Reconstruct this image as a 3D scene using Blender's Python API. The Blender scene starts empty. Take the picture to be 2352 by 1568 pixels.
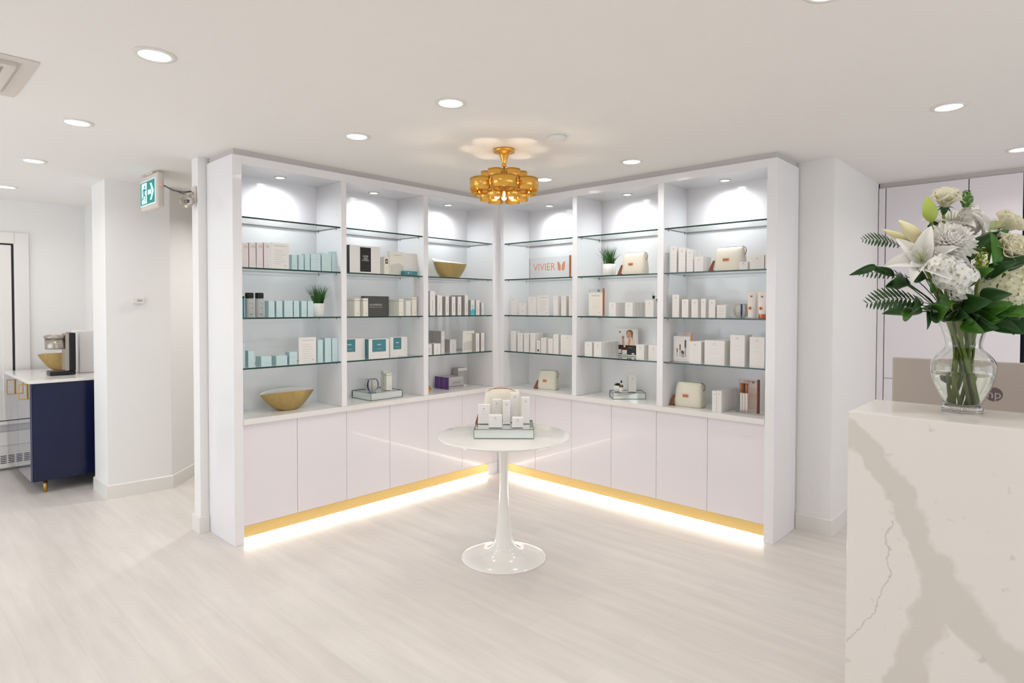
import bpy, bmesh, math, random
from mathutils import Vector, Matrix, Quaternion
PI=math.pi
COL=bpy.context.scene.collection
random.seed(11)

CAMV=(0.021726,0.002178,0.750886,3.99190,3.89819)
PW_DOWN=6.5
PW_PUCK=36
PW_CH=12
PW_SKY=5.5
EXPO=-1.35
VEINS=[[(1.261, 1.099), (1.207, 1.065), (1.139, 0.964), (1.078, 0.84), (1.032, 0.744), (1.003, 0.699)], [(1.004, 0.739), (1.013, 0.602), (1.067, 0.474), (1.1, 0.295)], [(1.003, 0.699), (0.948, 0.598), (0.866, 0.526), (0.76, 0.457)], [(1.133, 0.84), (1.154, 0.751), (1.14, 0.657), (1.176, 0.547), (1.206, 0.479), (1.257, 0.417)]]
CARTONS={
 ('L',1,2):[(-2.302,-2.262,0.157,'rose',0.050,0.050,0),(-2.255,-2.213,0.162,'rose',0.050,0.050,0),(-2.207,-2.165,0.166,'rose',0.050,0.050,0),(-2.158,-2.118,0.170,'rose',0.050,0.050,0),(-2.111,-1.984,0.174,'notice',0.050,0.004,0),(-1.963,-1.925,0.103,'teal',0.050,0.045,0),(-1.914,-1.877,0.106,'teal',0.050,0.045,0),(-1.869,-1.831,0.115,'teal',0.050,0.045,0),(-1.823,-1.748,0.119,'teal2',0.050,0.060,0),(-1.739,-1.665,0.129,'teal2',0.050,0.060,0),(-1.647,-1.601,0.148,'teal',0.070,0.050,0)],
 ('L',1,3):[(-2.128,-2.088,0.108,'teal',0.050,0.060,0),(-2.075,-2.033,0.109,'teal',0.050,0.050,0),(-2.020,-1.959,0.111,'teal',0.050,0.050,0),(-1.951,-1.913,0.110,'teal',0.050,0.045,0),(-1.895,-1.856,0.110,'teal',0.050,0.060,0),(-1.848,-1.807,0.111,'teal',0.050,0.045,0)],
 ('L',1,4):[(-2.320,-2.287,0.160,'teal',0.050,0.050,0),(-2.266,-2.225,0.108,'teal',0.050,0.060,0),(-2.181,-2.111,0.065,'teal',0.050,0.080,0),(-2.078,-2.001,0.064,'teal',0.050,0.080,0),(-1.985,-1.930,0.085,'teal2',0.050,0.060,0),(-1.916,-1.787,0.181,'notice',0.050,0.006,0),(-1.773,-1.734,0.160,'teal',0.050,0.050,0),(-1.717,-1.667,0.171,'teal',0.050,0.060,0),(-1.660,-1.613,0.169,'teal',0.050,0.050,0)],
 ('L',2,2):[(-1.514,-1.246,0.206,'hairsystem',0.050,0.050,0),(-1.208,-1.165,0.135,'tagged',0.050,0.075,0),(-1.145,-1.002,0.184,'marble',0.070,0.030,0),(-0.974,-0.861,0.182,'plain',0.090,0.050,0)],
 ('L',2,3):[(-1.473,-1.428,0.135,'band',0.050,0.035,4),(-1.398,-1.356,0.136,'band',0.050,0.035,2),(-1.340,-1.117,0.154,'charcoal',0.120,0.050,0),(-1.070,-1.028,0.135,'band',0.050,0.035,4),(-0.994,-0.947,0.119,'plain',0.060,0.050,0),(-0.934,-0.887,0.153,'band',0.060,0.050,1)],
 ('L',2,4):[(-1.562,-1.358,0.156,'blocklabel',0.090,0.050,0),(-1.352,-1.167,0.149,'blocklabel',0.050,0.050,0),(-1.098,-0.928,0.152,'blocklabel',0.130,0.050,0)],
 ('L',2,5):[],
 ('L',3,3):[(-0.757,-0.701,0.204,'scribed',0.050,0.040,1),(-0.678,-0.625,0.169,'scribed',0.050,0.040,2),(-0.587,-0.550,0.160,'scribed',0.050,0.035,4),(-0.516,-0.476,0.161,'scribed',0.050,0.035,4),(-0.449,-0.408,0.162,'scribed',0.050,0.035,4),(-0.367,-0.328,0.174,'scribed',0.050,0.035,4),(-0.294,-0.249,0.133,'cyan',0.050,0.040,2),(-0.231,-0.188,0.134,'scribed',0.050,0.035,3),(-0.163,-0.136,0.111,'scribed',0.050,0.035,2)],
 ('L',3,4):[(-0.783,-0.728,0.086,'scribed',0.060,0.050,0),(-0.707,-0.634,0.088,'scribed',0.060,0.050,1),(-0.533,-0.496,0.185,'scribed',0.170,0.050,2),(-0.416,-0.341,0.107,'scribed',0.190,0.060,2),(-0.326,-0.186,0.183,'marble',0.120,0.006,0),(-0.214,-0.171,0.161,'scribed',0.070,0.040,2),(-0.149,-0.108,0.163,'scribed',0.070,0.040,2)],
 ('R',1,3):[(-0.124,-0.180,0.162,'butterfly',0.040,0.070,0),(-0.220,-0.301,0.111,'butterfly2',0.040,0.050,1),(-0.329,-0.410,0.164,'butterfly',0.040,0.050,0),(-0.418,-0.551,0.174,'notice',0.060,0.006,0),(-0.615,-0.665,0.165,'butterfly',0.040,0.060,2),(-0.700,-0.751,0.164,'butterfly',0.040,0.060,2),(-0.780,-0.832,0.174,'butterfly',0.040,0.060,2)],
 ('R',1,4):[(-0.122,-0.183,0.181,'butterfly',0.040,0.060,1),(-0.204,-0.265,0.165,'butterfly',0.040,0.060,1),(-0.280,-0.337,0.164,'butterfly',0.040,0.060,2),(-0.355,-0.413,0.166,'butterfly',0.040,0.060,2),(-0.428,-0.467,0.106,'reddot',0.040,0.050,0),(-0.480,-0.536,0.132,'butterfly',0.040,0.050,0),(-0.560,-0.610,0.126,'butterfly',0.040,0.050,0),(-0.617,-0.672,0.165,'butterfly',0.040,0.060,0),(-0.695,-0.832,0.163,'butterfly',0.040,0.080,0)],
 ('R',2,3):[(-1.185,-1.246,0.109,'butterfly',0.030,0.050,4),(-1.332,-1.398,0.108,'butterfly',0.030,0.050,4),(-1.472,-1.542,0.126,'butterfly',0.090,0.050,0)],
 ('R',2,4):[(-0.952,-1.023,0.116,'butterfly',0.030,0.060,1),(-1.042,-1.115,0.117,'butterfly',0.030,0.050,4),(-1.432,-1.500,0.114,'butterfly',0.030,0.050,1),(-1.537,-1.616,0.117,'butterfly',0.030,0.050,1)],
 ('R',3,2):[(-1.706,-1.756,0.194,'butterfly',0.040,0.060,0),(-1.770,-1.824,0.175,'butterfly',0.040,0.060,0),(-1.833,-1.883,0.159,'butterfly',0.040,0.060,1),(-1.891,-1.959,0.106,'butterfly',0.040,0.060,1),(-2.210,-2.266,0.054,'butterfly',0.050,0.050,0),(-2.281,-2.375,0.093,'butterfly',0.050,0.070,0),(-2.381,-2.404,0.095,'butterfly',0.050,0.070,0)],
 ('R',3,3):[(-1.724,-1.777,0.164,'butterfly',0.040,0.060,2),(-1.799,-1.849,0.130,'butterfly',0.040,0.060,1),(-1.873,-1.922,0.129,'butterfly',0.040,0.070,0),(-1.945,-1.979,0.132,'butterfly',0.040,0.050,0),(-2.002,-2.048,0.125,'butterfly',0.040,0.060,0),(-2.061,-2.124,0.089,'lined',0.040,0.050,0)],
 ('R',3,4):[(-1.865,-1.953,0.156,'butterfly',0.030,0.080,1),(-1.979,-2.122,0.168,'butterfly',0.030,0.060,3),(-2.162,-2.260,0.212,'butterfly',0.030,0.120,0),(-2.294,-2.391,0.202,'butterfly',0.030,0.100,0)],
 ('R',3,5):[(-2.028,-2.060,0.145,'butterfly',0.050,0.035,6),(-2.062,-2.095,0.148,'butterfly',0.050,0.035,6)],
}

# ------------------------------------------------------------------ materials
def lin(c):
    return tuple(((x/255)/12.92 if x/255<=.04045 else ((x/255+.055)/1.055)**2.4) for x in c)+(1,)
MATS={}
def mat(name,rgb,rough=.5,metal=0,spec=.5,coat=0,emit=0,trans=0,ior=1.45,alpha=1,ecol=None,sss=0):
    m=bpy.data.materials.new(name); m.use_nodes=True
    b=m.node_tree.nodes['Principled BSDF']
    b.inputs['Base Color'].default_value=lin(rgb); b.inputs['Roughness'].default_value=rough
    b.inputs['Metallic'].default_value=metal; b.inputs['Specular IOR Level'].default_value=spec
    b.inputs['Coat Weight'].default_value=coat; b.inputs['Coat Roughness'].default_value=.03
    b.inputs['Transmission Weight'].default_value=trans; b.inputs['IOR'].default_value=ior
    if sss:
        b.inputs['Subsurface Weight'].default_value=sss; b.inputs['Subsurface Radius'].default_value=(.01,.008,.006)
    if emit:
        b.inputs['Emission Color'].default_value=lin(ecol or rgb); b.inputs['Emission Strength'].default_value=emit
    MATS[name]=m; return m
def noise_tint(m,scale,amount,detail=3,stretch=(1,1,1),bump=0):
    """multiply the base colour by a soft procedural noise, optional bump"""
    nt=m.node_tree; b=nt.nodes['Principled BSDF']; c=tuple(b.inputs['Base Color'].default_value)
    tc=nt.nodes.new('ShaderNodeTexCoord'); mp=nt.nodes.new('ShaderNodeMapping'); mp.inputs['Scale'].default_value=stretch
    n=nt.nodes.new('ShaderNodeTexNoise'); n.inputs['Scale'].default_value=scale; n.inputs['Detail'].default_value=detail
    r=nt.nodes.new('ShaderNodeMapRange'); r.inputs['To Min'].default_value=1-amount; r.inputs['To Max'].default_value=1+amount*.4
    mx=nt.nodes.new('ShaderNodeMix'); mx.data_type='RGBA'; mx.blend_type='MULTIPLY'; mx.inputs[0].default_value=1
    mx.inputs[6].default_value=c
    L=nt.links.new
    L(tc.outputs['Object'],mp.inputs[0]); L(mp.outputs[0],n.inputs['Vector']); L(n.outputs['Fac'],r.inputs[0]); L(r.outputs[0],mx.inputs[7]); L(mx.outputs[2],b.inputs['Base Color'])
    if bump:
        bp=nt.nodes.new('ShaderNodeBump'); bp.inputs['Strength'].default_value=bump; bp.inputs['Distance'].default_value=.002
        L(n.outputs['Fac'],bp.inputs['Height']); L(bp.outputs[0],b.inputs['Normal'])
    return m
wallm=noise_tint(mat('wall_paint',(247,245,242),.6,spec=.3),60,.015,bump=.05)
ceilm=noise_tint(mat('ceiling_paint',(250,246,241),.7,spec=.2),50,.012,bump=.04)
trimm=mat('trim_paint',(240,236,230),.35)
lac=noise_tint(mat('white_lacquer',(247,245,247),.12,spec=.5,coat=.3),30,.006)
doorm=noise_tint(mat('door_lacquer',(244,238,241),.22,spec=.5,coat=.15),30,.006)
crownm=mat('reveal_grey',(208,202,200),.4)
quartz=noise_tint(mat('ledge_quartz',(244,240,236),.15,spec=.5),14,.02)
goldk=noise_tint(mat('satin_brass_plinth',(244,212,140),.45,metal=.35),8,.05,stretch=(.3,.3,4))
brass=noise_tint(mat('polished_brass',(240,186,92),.26,metal=1),12,.12,stretch=(1,1,.3))
brassd=mat('aged_brass',(190,150,80),.3,metal=1)
goldleaf=noise_tint(mat('gold_leaf',(190,164,108),.4,metal=.7),22,.25,stretch=(3,3,.6))
black=mat('black_plastic',(22,20,20),.35)
dark=mat('dark_gap',(60,58,60),.7)
led=mat('led_strip_glow',(255,250,240),.5,emit=60,ecol=(255,248,238))
lens=mat('lamp_lens_glow',(255,252,245),.5,emit=14,ecol=(255,250,244))
puckm=mat('puck_lens_glow',(250,252,255),.5,emit=14,ecol=(244,250,255))
bulbm=mat('bulb_glow',(255,230,170),.5,emit=60,ecol=(255,222,160))
white=mat('white_card',(240,236,232),.45)
pinkw=mat('rose_white_card',(238,228,226),.4)
warmw=mat('warm_white_card',(240,236,224),.45)
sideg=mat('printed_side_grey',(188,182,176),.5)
greyw=mat('card_side_grey',(214,210,204),.5)
tealm=mat('pale_teal_card',(186,216,218),.42)
tealf=mat('pale_teal_face',(206,228,230),.42)
tealline=mat('teal_print',(150,184,188),.5)
tealblk=mat('teal_label',(72,134,144),.45)
bandgr=mat('print_grey',(178,170,166),.5); faint=mat('print_faint',(208,202,198),.5)
ink=mat('ink_dark',(88,70,66),.5)
inkb=mat('ink_black',(42,40,40),.4)
charm=mat('charcoal_card',(78,78,76),.5)
pbk=mat('black_card',(26,24,24),.35)
whiteink=mat('white_ink',(215,215,215),.5)
purple=mat('purple_foil',(104,66,140),.3,metal=.3)
silver=noise_tint(mat('silver_card',(190,186,184),.4,metal=.15),40,.08)
copper=mat('copper_trim',(196,118,72),.28,metal=.75)
coppd=mat('copper_dark',(120,62,40),.35,metal=.6)
orange=mat('orange_print',(222,150,112),.5)
redd=mat('red_dot',(130,44,52),.5)
cyan=mat('cyan_print',(70,196,210),.4)
leath=noise_tint(mat('cream_leather',(240,233,216),.5),90,.04,bump=.12)
tan=noise_tint(mat('tan_leather',(140,84,56),.55),50,.15)
potm=mat('white_ceramic',(236,234,230),.3)
grassm=noise_tint(mat('grass_green',(58,110,40),.5),60,.45)
grassl=noise_tint(mat('succulent_green',(70,104,52),.5),60,.35)
soil=noise_tint(mat('soil',(60,48,36),.9),200,.4)
mirror=mat('mirror_tray_glass',(232,240,237),.06,metal=.92)
edgeb=mat('mirror_edge',(78,82,78),.25,metal=.4)
navy=noise_tint(mat('navy_lacquer',(14,22,60),.2,spec=.4,coat=.1),10,.06)
navyd=mat('navy_door_gloss',(20,30,74),.03,spec=1,coat=1)
steel=noise_tint(mat('brushed_steel',(178,170,160),.28,metal=.9),30,.15,stretch=(1,1,8))
tubem=mat('white_tube',(244,234,228),.35)
turq=mat('turquoise_bottle',(0,148,168),.3)
greyb=mat('grey_bottle',(186,190,186),.4)
amber=mat('amber_glass',(92,44,18),.1,spec=.7)
tulip=mat('tulip_table_white',(246,242,236),.12,coat=.5)
monm=mat('monitor_silver',(188,176,166),.4,metal=.2)
vasem=mat('vase_glass',(250,252,250),.0,trans=1,ior=1.45)
waterm=mat('water',(246,250,238),.0,trans=1,ior=1.333)
stemm=noise_tint(mat('stem_green',(124,140,52),.5),40,.3)
leafm=noise_tint(mat('leaf_green',(44,84,34),.42),30,.4)
leafb=noise_tint(mat('leaf_bright',(72,124,36),.42),30,.3)
fernm=noise_tint(mat('fern_green',(48,76,40),.6),40,.4)
budg=mat('bud_green',(170,186,84),.5,sss=.1)
budp=mat('bud_pale',(236,228,180),.5,sss=.1)
exitg=mat('exit_green',(0,140,130),.4,emit=.55,ecol=(0,150,138))
exitw=mat('exit_white',(220,246,250),.4,emit=.95,ecol=(214,244,250))
plast=mat('off_white_plastic',(226,216,206),.4)
redl=mat('red_indicator',(255,120,110),.4,emit=3,ecol=(255,110,100))
chrome=mat('chrome',(150,148,144),.2,metal=1)
skin=mat('print_skin',(214,160,130),.6); hair=mat('print_hair',(140,110,72),.6); robe=mat('print_cream',(232,212,184),.6)
hpm=mat('logo_grey',(104,92,92),.4)
glassface=bpy.data.materials.new('shelf_glass_face'); glassface.use_nodes=True
def petal_mat(name,rgb):
    m=bpy.data.materials.new(name); m.use_nodes=True; nt=m.node_tree; o=nt.nodes['Material Output']; b=nt.nodes['Principled BSDF']
    b.inputs['Base Color'].default_value=lin(rgb); b.inputs['Roughness'].default_value=.6; b.inputs['Specular IOR Level'].default_value=.25
    n=nt.nodes.new('ShaderNodeTexNoise'); n.inputs['Scale'].default_value=60; bp=nt.nodes.new('ShaderNodeBump'); bp.inputs['Strength'].default_value=.08; bp.inputs['Distance'].default_value=.001
    nt.links.new(n.outputs['Fac'],bp.inputs['Height']); nt.links.new(bp.outputs[0],b.inputs['Normal'])
    t=nt.nodes.new('ShaderNodeBsdfTranslucent'); t.inputs[0].default_value=lin(rgb); x=nt.nodes.new('ShaderNodeMixShader'); x.inputs[0].default_value=.38
    nt.links.new(b.outputs[0],x.inputs[1]); nt.links.new(t.outputs[0],x.inputs[2]); nt.links.new(x.outputs[0],o.inputs[0]); return m
petw=petal_mat('petal_white',(254,252,247)); petc=petal_mat('petal_cream',(255,250,228)); pety=petal_mat('petal_hydrangea',(251,248,224))
def thin_glass(m,tint,refl=1.0,rough=.0,fac=None):
    nt=m.node_tree; nt.nodes.clear(); o=nt.nodes.new('ShaderNodeOutputMaterial')
    t=nt.nodes.new('ShaderNodeBsdfTransparent'); t.inputs[0].default_value=tint
    g=nt.nodes.new('ShaderNodeBsdfGlossy'); g.inputs['Roughness'].default_value=rough; g.inputs[0].default_value=(refl,refl,refl,1)
    f=nt.nodes.new('ShaderNodeFresnel'); f.inputs['IOR'].default_value=1.45
    mx=nt.nodes.new('ShaderNodeMixShader'); ge=nt.nodes.new('ShaderNodeNewGeometry'); s1=nt.nodes.new('ShaderNodeMath'); s1.operation='SUBTRACT'; s1.inputs[0].default_value=1; nt.links.new(ge.outputs['Backfacing'],s1.inputs[1]); m1=nt.nodes.new('ShaderNodeMath'); m1.operation='MULTIPLY'; nt.links.new(f.outputs[0],m1.inputs[0]); nt.links.new(s1.outputs[0],m1.inputs[1])
    nt.links.new(m1.outputs[0],mx.inputs[0]); nt.links.new(t.outputs[0],mx.inputs[1]); nt.links.new(g.outputs[0],mx.inputs[2]); nt.links.new(mx.outputs[0],o.inputs[0])
thin_glass(glassface,(.955,.98,.975,1))
glassedge=mat('shelf_glass_edge',(18,62,56),.08,spec=.7)
clearm=bpy.data.materials.new('clear_acrylic'); clearm.use_nodes=True; thin_glass(clearm,(.965,.965,.96,1))
clearp=bpy.data.materials.new('blush_acrylic'); clearp.use_nodes=True; thin_glass(clearp,(.93,.84,.78,1))
cleare=mat('acrylic_edge',(170,170,168),.1,spec=.8)
votw=mat('votive_opal_glass',(226,226,220),.06,spec=.8,trans=.35)
votb=mat('votive_blue_glass',(34,50,120),.06,spec=.8,trans=.2)
votg=mat('votive_sage_glass',(178,172,130),.06,spec=.8,trans=.3)

def floor_material():
    m=bpy.data.materials.new('pale_vinyl_planks'); m.use_nodes=True; nt=m.node_tree; b=nt.nodes['Principled BSDF']; L=nt.links.new
    tc=nt.nodes.new('ShaderNodeTexCoord'); mp=nt.nodes.new('ShaderNodeMapping'); mp.inputs['Rotation'].default_value=(0,0,PI/2)
    br=nt.nodes.new('ShaderNodeTexBrick'); br.inputs['Scale'].default_value=1; br.inputs['Brick Width'].default_value=1.22; br.inputs['Row Height'].default_value=.185
    br.inputs['Mortar Size'].default_value=.0012; br.inputs['Mortar Smooth'].default_value=.3; br.offset=.37; br.inputs['Bias'].default_value=0
    br.inputs['Color1'].default_value=lin((229,222,215)); br.inputs['Color2'].default_value=lin((226,218,211)); br.inputs['Mortar'].default_value=lin((218,209,200))
    L(tc.outputs['Object'],mp.inputs[0]); L(mp.outputs[0],br.inputs['Vector'])
    m2=nt.nodes.new('ShaderNodeMapping'); m2.inputs['Scale'].default_value=(9,.9,1); L(tc.outputs['Object'],m2.inputs[0])
    n=nt.nodes.new('ShaderNodeTexNoise'); n.inputs['Scale'].default_value=1.6; n.inputs['Detail'].default_value=6; n.inputs['Roughness'].default_value=.6; L(m2.outputs[0],n.inputs['Vector'])
    r=nt.nodes.new('ShaderNodeMapRange'); r.inputs['From Min'].default_value=.3; r.inputs['From Max'].default_value=.7; r.inputs['To Min'].default_value=.885; r.inputs['To Max'].default_value=1.03; L(n.outputs['Fac'],r.inputs[0])
    mx=nt.nodes.new('ShaderNodeMix'); mx.data_type='RGBA'; mx.blend_type='MULTIPLY'; mx.inputs[0].default_value=1
    L(br.outputs['Color'],mx.inputs[6]); L(r.outputs[0],mx.inputs[7]); L(mx.outputs[2],b.inputs['Base Color'])
    b.inputs['Roughness'].default_value=.33; b.inputs['Specular IOR Level'].default_value=.45
    bp=nt.nodes.new('ShaderNodeBump'); bp.inputs['Strength'].default_value=.06; bp.inputs['Distance'].default_value=.003; L(n.outputs['Fac'],bp.inputs['Height']); L(bp.outputs[0],b.inputs['Normal'])
    return m
floorm=floor_material()

def marble_material():
    """white quartz with a broad forked taupe vein; segments given in (y,z) metres on the front slab"""
    m=bpy.data.materials.new('veined_quartz'); m.use_nodes=True; nt=m.node_tree; b=nt.nodes['Principled BSDF']; L=nt.links.new
    def math_(op,a,c=None,clamp=False):
        n=nt.nodes.new('ShaderNodeMath'); n.operation=op; n.use_clamp=clamp
        for i,v in enumerate((a,c)):
            if v is None: continue
            if isinstance(v,(int,float)): n.inputs[i].default_value=v
            else: L(v,n.inputs[i])
        return n.outputs[0]
    tc=nt.nodes.new('ShaderNodeTexCoord'); sp=nt.nodes.new('ShaderNodeSeparateXYZ'); L(tc.outputs['Object'],sp.inputs[0])
    nz=nt.nodes.new('ShaderNodeTexNoise'); nz.inputs['Scale'].default_value=11; nz.inputs['Detail'].default_value=7; L(tc.outputs['Object'],nz.inputs['Vector'])
    ns=nt.nodes.new('ShaderNodeSeparateColor'); L(nz.outputs['Color'],ns.inputs[0])
    Y=math_('ADD',sp.outputs[1],math_('MULTIPLY',math_('SUBTRACT',ns.outputs[0],.5),.10))
    Z=math_('ADD',sp.outputs[2],math_('MULTIPLY',math_('SUBTRACT',ns.outputs[1],.5),.10))
    def seg(a,c):
        ax,ay=a; bx,by=c; dx,dy=bx-ax,by-ay; l2=dx*dx+dy*dy
        py=math_('SUBTRACT',Y,ax); pz=math_('SUBTRACT',Z,ay)
        t=math_('MULTIPLY',math_('ADD',math_('MULTIPLY',py,dx),math_('MULTIPLY',pz,dy)),1/l2,clamp=True)
        ex=math_('SUBTRACT',py,math_('MULTIPLY',t,dx)); ey=math_('SUBTRACT',pz,math_('MULTIPLY',t,dy))
        return math_('SQRT',math_('ADD',math_('MULTIPLY',ex,ex),math_('MULTIPLY',ey,ey)))
    def chain(pts,w,soft):
        d=None
        for a,c in zip(pts,pts[1:]):
            s=seg(a,c); d=s if d is None else math_('MINIMUM',d,s)
        r=nt.nodes.new('ShaderNodeMapRange'); r.inputs['From Min'].default_value=w-soft; r.inputs['From Max'].default_value=w+soft; r.inputs['To Min'].default_value=1; r.inputs['To Max'].default_value=0
        L(d,r.inputs[0]); return r.outputs[0]
    V=VEINS
    broad=math_('MAXIMUM',math_('MAXIMUM',chain(V[0],.038,.006),chain(V[1],.045,.008)),chain(V[2],.055,.01))
    thin=math_('MULTIPLY',chain(V[3],.0018,.0018),.45)
    n2=nt.nodes.new('ShaderNodeTexNoise'); n2.inputs['Scale'].default_value=3; n2.inputs['Detail'].default_value=4; L(tc.outputs['Object'],n2.inputs['Vector'])
    soft=math_('MULTIPLY',n2.outputs['Fac'],.22)
    n3=nt.nodes.new('ShaderNodeTexNoise'); n3.inputs['Scale'].default_value=24; n3.inputs['Detail'].default_value=2; L(tc.outputs['Object'],n3.inputs['Vector'])
    sk=nt.nodes.new('ShaderNodeMapRange'); sk.inputs['From Min'].default_value=.70; sk.inputs['From Max'].default_value=.76; L(n3.outputs['Fac'],sk.inputs[0])
    c1=nt.nodes.new('ShaderNodeMix'); c1.data_type='RGBA'; c1.inputs[6].default_value=lin((241,235,228)); c1.inputs[7].default_value=lin((230,223,215)); L(soft,c1.inputs[0])
    c2=nt.nodes.new('ShaderNodeMix'); c2.data_type='RGBA'; c2.inputs[7].default_value=lin((208,200,190)); L(c1.outputs[2],c2.inputs[6]); L(math_('MULTIPLY',broad,.55),c2.inputs[0])
    c3=nt.nodes.new('ShaderNodeMix'); c3.data_type='RGBA'; c3.inputs[7].default_value=lin((168,158,148)); L(c2.outputs[2],c3.inputs[6]); L(math_('MAXIMUM',thin,math_('MULTIPLY',sk.outputs[0],.25)),c3.inputs[0])
    L(c3.outputs[2],b.inputs['Base Color']); b.inputs['Roughness'].default_value=.14
    return m

# ------------------------------------------------------------------ mesh builder
class MB:
    def __init__(s): s.v=[];s.f=[];s.mi=[];s.mats=[];s.sm=[];s.T=Matrix()
    def _m(s,m):
        if m not in s.mats: s.mats.append(m)
        return s.mats.index(m)
    def add(s,vs,fs,m,smooth=False):
        b=len(s.v); s.v+=[s.T@Vector(p) for p in vs]; i=s._m(m)
        for f in fs: s.f.append([b+k for k in f]); s.mi.append(i); s.sm.append(smooth)
        return s
    def box(s,x0,x1,y0,y1,z0,z1,m,side=None):
        vs=[(x,y,z) for x in (x0,x1) for y in (y0,y1) for z in (z0,z1)]
        fs=[(0,1,3,2),(4,6,7,5),(0,4,5,1),(2,3,7,6),(0,2,6,4),(1,5,7,3)]   # -x,+x,-y,+y,-z,+z
        if side:   # side = dict index->material
            for i,f in enumerate(fs): s.add([vs[k] for k in f],[(0,1,2,3)],side.get(i,m))
        else: s.add(vs,fs,m)
        return s
    def quad(s,p,m): return s.add(p,[tuple(range(len(p)))],m)
    def front(s,x0,x1,z0,z1,m,y=-.0004): return s.quad([(x0,y,z0),(x1,y,z0),(x1,y,z1),(x0,y,z1)],m)
    def poly(s,pts,m,y=-.0006): return s.quad([(a,y,b) for a,b in pts],m)
    def disc(s,cx,cz,r,m,y=-.0006,n=16,rz=None): return s.poly([(cx+r*math.cos(2*PI*k/n),cz+(rz or r)*math.sin(2*PI*k/n)) for k in range(n)],m,y)
    def prism(s,pts,z0,z1,m):
        n=len(pts); vs=[(x,y,z0) for x,y in pts]+[(x,y,z1) for x,y in pts]
        return s.add(vs,[tuple(range(n))[::-1],tuple(range(n,2*n))]+[(i,(i+1)%n,n+(i+1)%n,n+i) for i in range(n)],m)
    def lathe(s,prof,m,n=32,c=(0,0,0),sx=1,sy=1,closed=False,colf=None):
        vs=[];fs=[]
        for r,z in prof:
            for k in range(n):
                a=2*PI*k/n; vs.append((c[0]+r*sx*math.cos(a),c[1]+r*sy*math.sin(a),c[2]+z))
        P=len(prof)
        rng=range(P if closed else P-1)
        if colf:
            for i in rng:
                for k in range(n):
                    j=(i+1)%P; q=[i*n+k,i*n+(k+1)%n,j*n+(k+1)%n,j*n+k]
                    s.add([vs[t] for t in q],[(0,1,2,3)],colf(k/n,i/(P-1)),True)
            return s
        for i in rng:
            j=(i+1)%P
            for k in range(n): fs.append((i*n+k,i*n+(k+1)%n,j*n+(k+1)%n,j*n+k))
        if not closed:
            if prof[0][0]>1e-6: fs.append(tuple(range(n))[::-1])
            if prof[-1][0]>1e-6: fs.append(tuple(range((P-1)*n,P*n)))
        return s.add(vs,fs,m,True)
    def tube(s,pts,r,m,n=8,r1=None,cap=True):
        pts=[Vector(p) for p in pts]; vs=[];fs=[]; N=len(pts); up=Vector((0,0,1))
        prev=None
        for i,p in enumerate(pts):
            d=(pts[min(i+1,N-1)]-pts[max(i-1,0)]).normalized()
            if prev is None:
                a=d.cross(up); a=d.cross(Vector((1,0,0))) if a.length<1e-3 else a
            else: a=prev-d*prev.dot(d)
            a.normalize(); b=d.cross(a); prev=a
            rr=r if r1 is None else r+(r1-r)*i/(N-1)
            for k in range(n):
                t=2*PI*k/n; vs.append(tuple(p+a*rr*math.cos(t)+b*rr*math.sin(t)))
        for i in range(N-1):
            for k in range(n): fs.append((i*n+k,i*n+(k+1)%n,(i+1)*n+(k+1)%n,(i+1)*n+k))
        if cap: fs+= [tuple(range(n))[::-1],tuple(range((N-1)*n,N*n))]
        return s.add(vs,fs,m,True)
    def grid(s,fn,nu,nv,m,smooth=True):
        vs=[tuple(fn(i/nu,j/nv)) for i in range(nu+1) for j in range(nv+1)]
        fs=[(i*(nv+1)+j,(i+1)*(nv+1)+j,(i+1)*(nv+1)+j+1,i*(nv+1)+j+1) for i in range(nu) for j in range(nv)]
        return s.add(vs,fs,m,smooth)
    def text(s,body,size,m,x=0,z=0,y=-.0006,align='CENTER',squash=1,face='front',extrude=0):
        cu=bpy.data.curves.new('t','FONT'); cu.body=body; cu.size=size; cu.align_x=align; cu.align_y='CENTER'; cu.extrude=extrude; cu.resolution_u=3
        ob=bpy.data.objects.new('t',cu); COL.objects.link(ob); dg=bpy.context.evaluated_depsgraph_get(); dg.update()
        me=bpy.data.meshes.new_from_object(ob.evaluated_get(dg))
        vs=[]
        for v in me.vertices:
            a,b,c=v.co
            vs.append((x+a*squash,y-c,z+b))
        s.add(vs,[tuple(p.vertices) for p in me.polygons],m)
        bpy.data.objects.remove(ob); bpy.data.curves.remove(cu); bpy.data.meshes.remove(me); return s
    def build(s,name,parent=None,bevel=0,seg=2,solid=0,sub=0,recalc=True,smooth_all=False):
        me=bpy.data.meshes.new(name); me.from_pydata([tuple(v) for v in s.v],[],s.f)
        for m in s.mats: me.materials.append(m)
        for p,i,sm in zip(me.polygons,s.mi,s.sm): p.material_index=i; p.use_smooth=sm or smooth_all
        if recalc:
            bm=bmesh.new(); bm.from_mesh(me); bmesh.ops.remove_doubles(bm,verts=bm.verts,dist=1e-6); bmesh.ops.recalc_face_normals(bm,faces=bm.faces); bm.to_mesh(me); bm.free()
        me.update()
        o=bpy.data.objects.new(name,me); COL.objects.link(o)
        if parent: o.parent=parent
        if solid: q=o.modifiers.new('solid','SOLIDIFY'); q.thickness=solid; q.offset=0
        if bevel: q=o.modifiers.new('bevel','BEVEL'); q.width=bevel; q.segments=seg; q.limit_method='ANGLE'; q.angle_limit=.7
        if sub: q=o.modifiers.new('sub','SUBSURF'); q.levels=sub; q.render_levels=sub
        return o
def setloc(o,loc,rz=0): o.location=loc; o.rotation_euler=(0,0,rz); return o
def tag(o,label,cat,group=None):
    o['label']=label; o['category']=cat
    if group: o['group']=group
    return o
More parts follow.
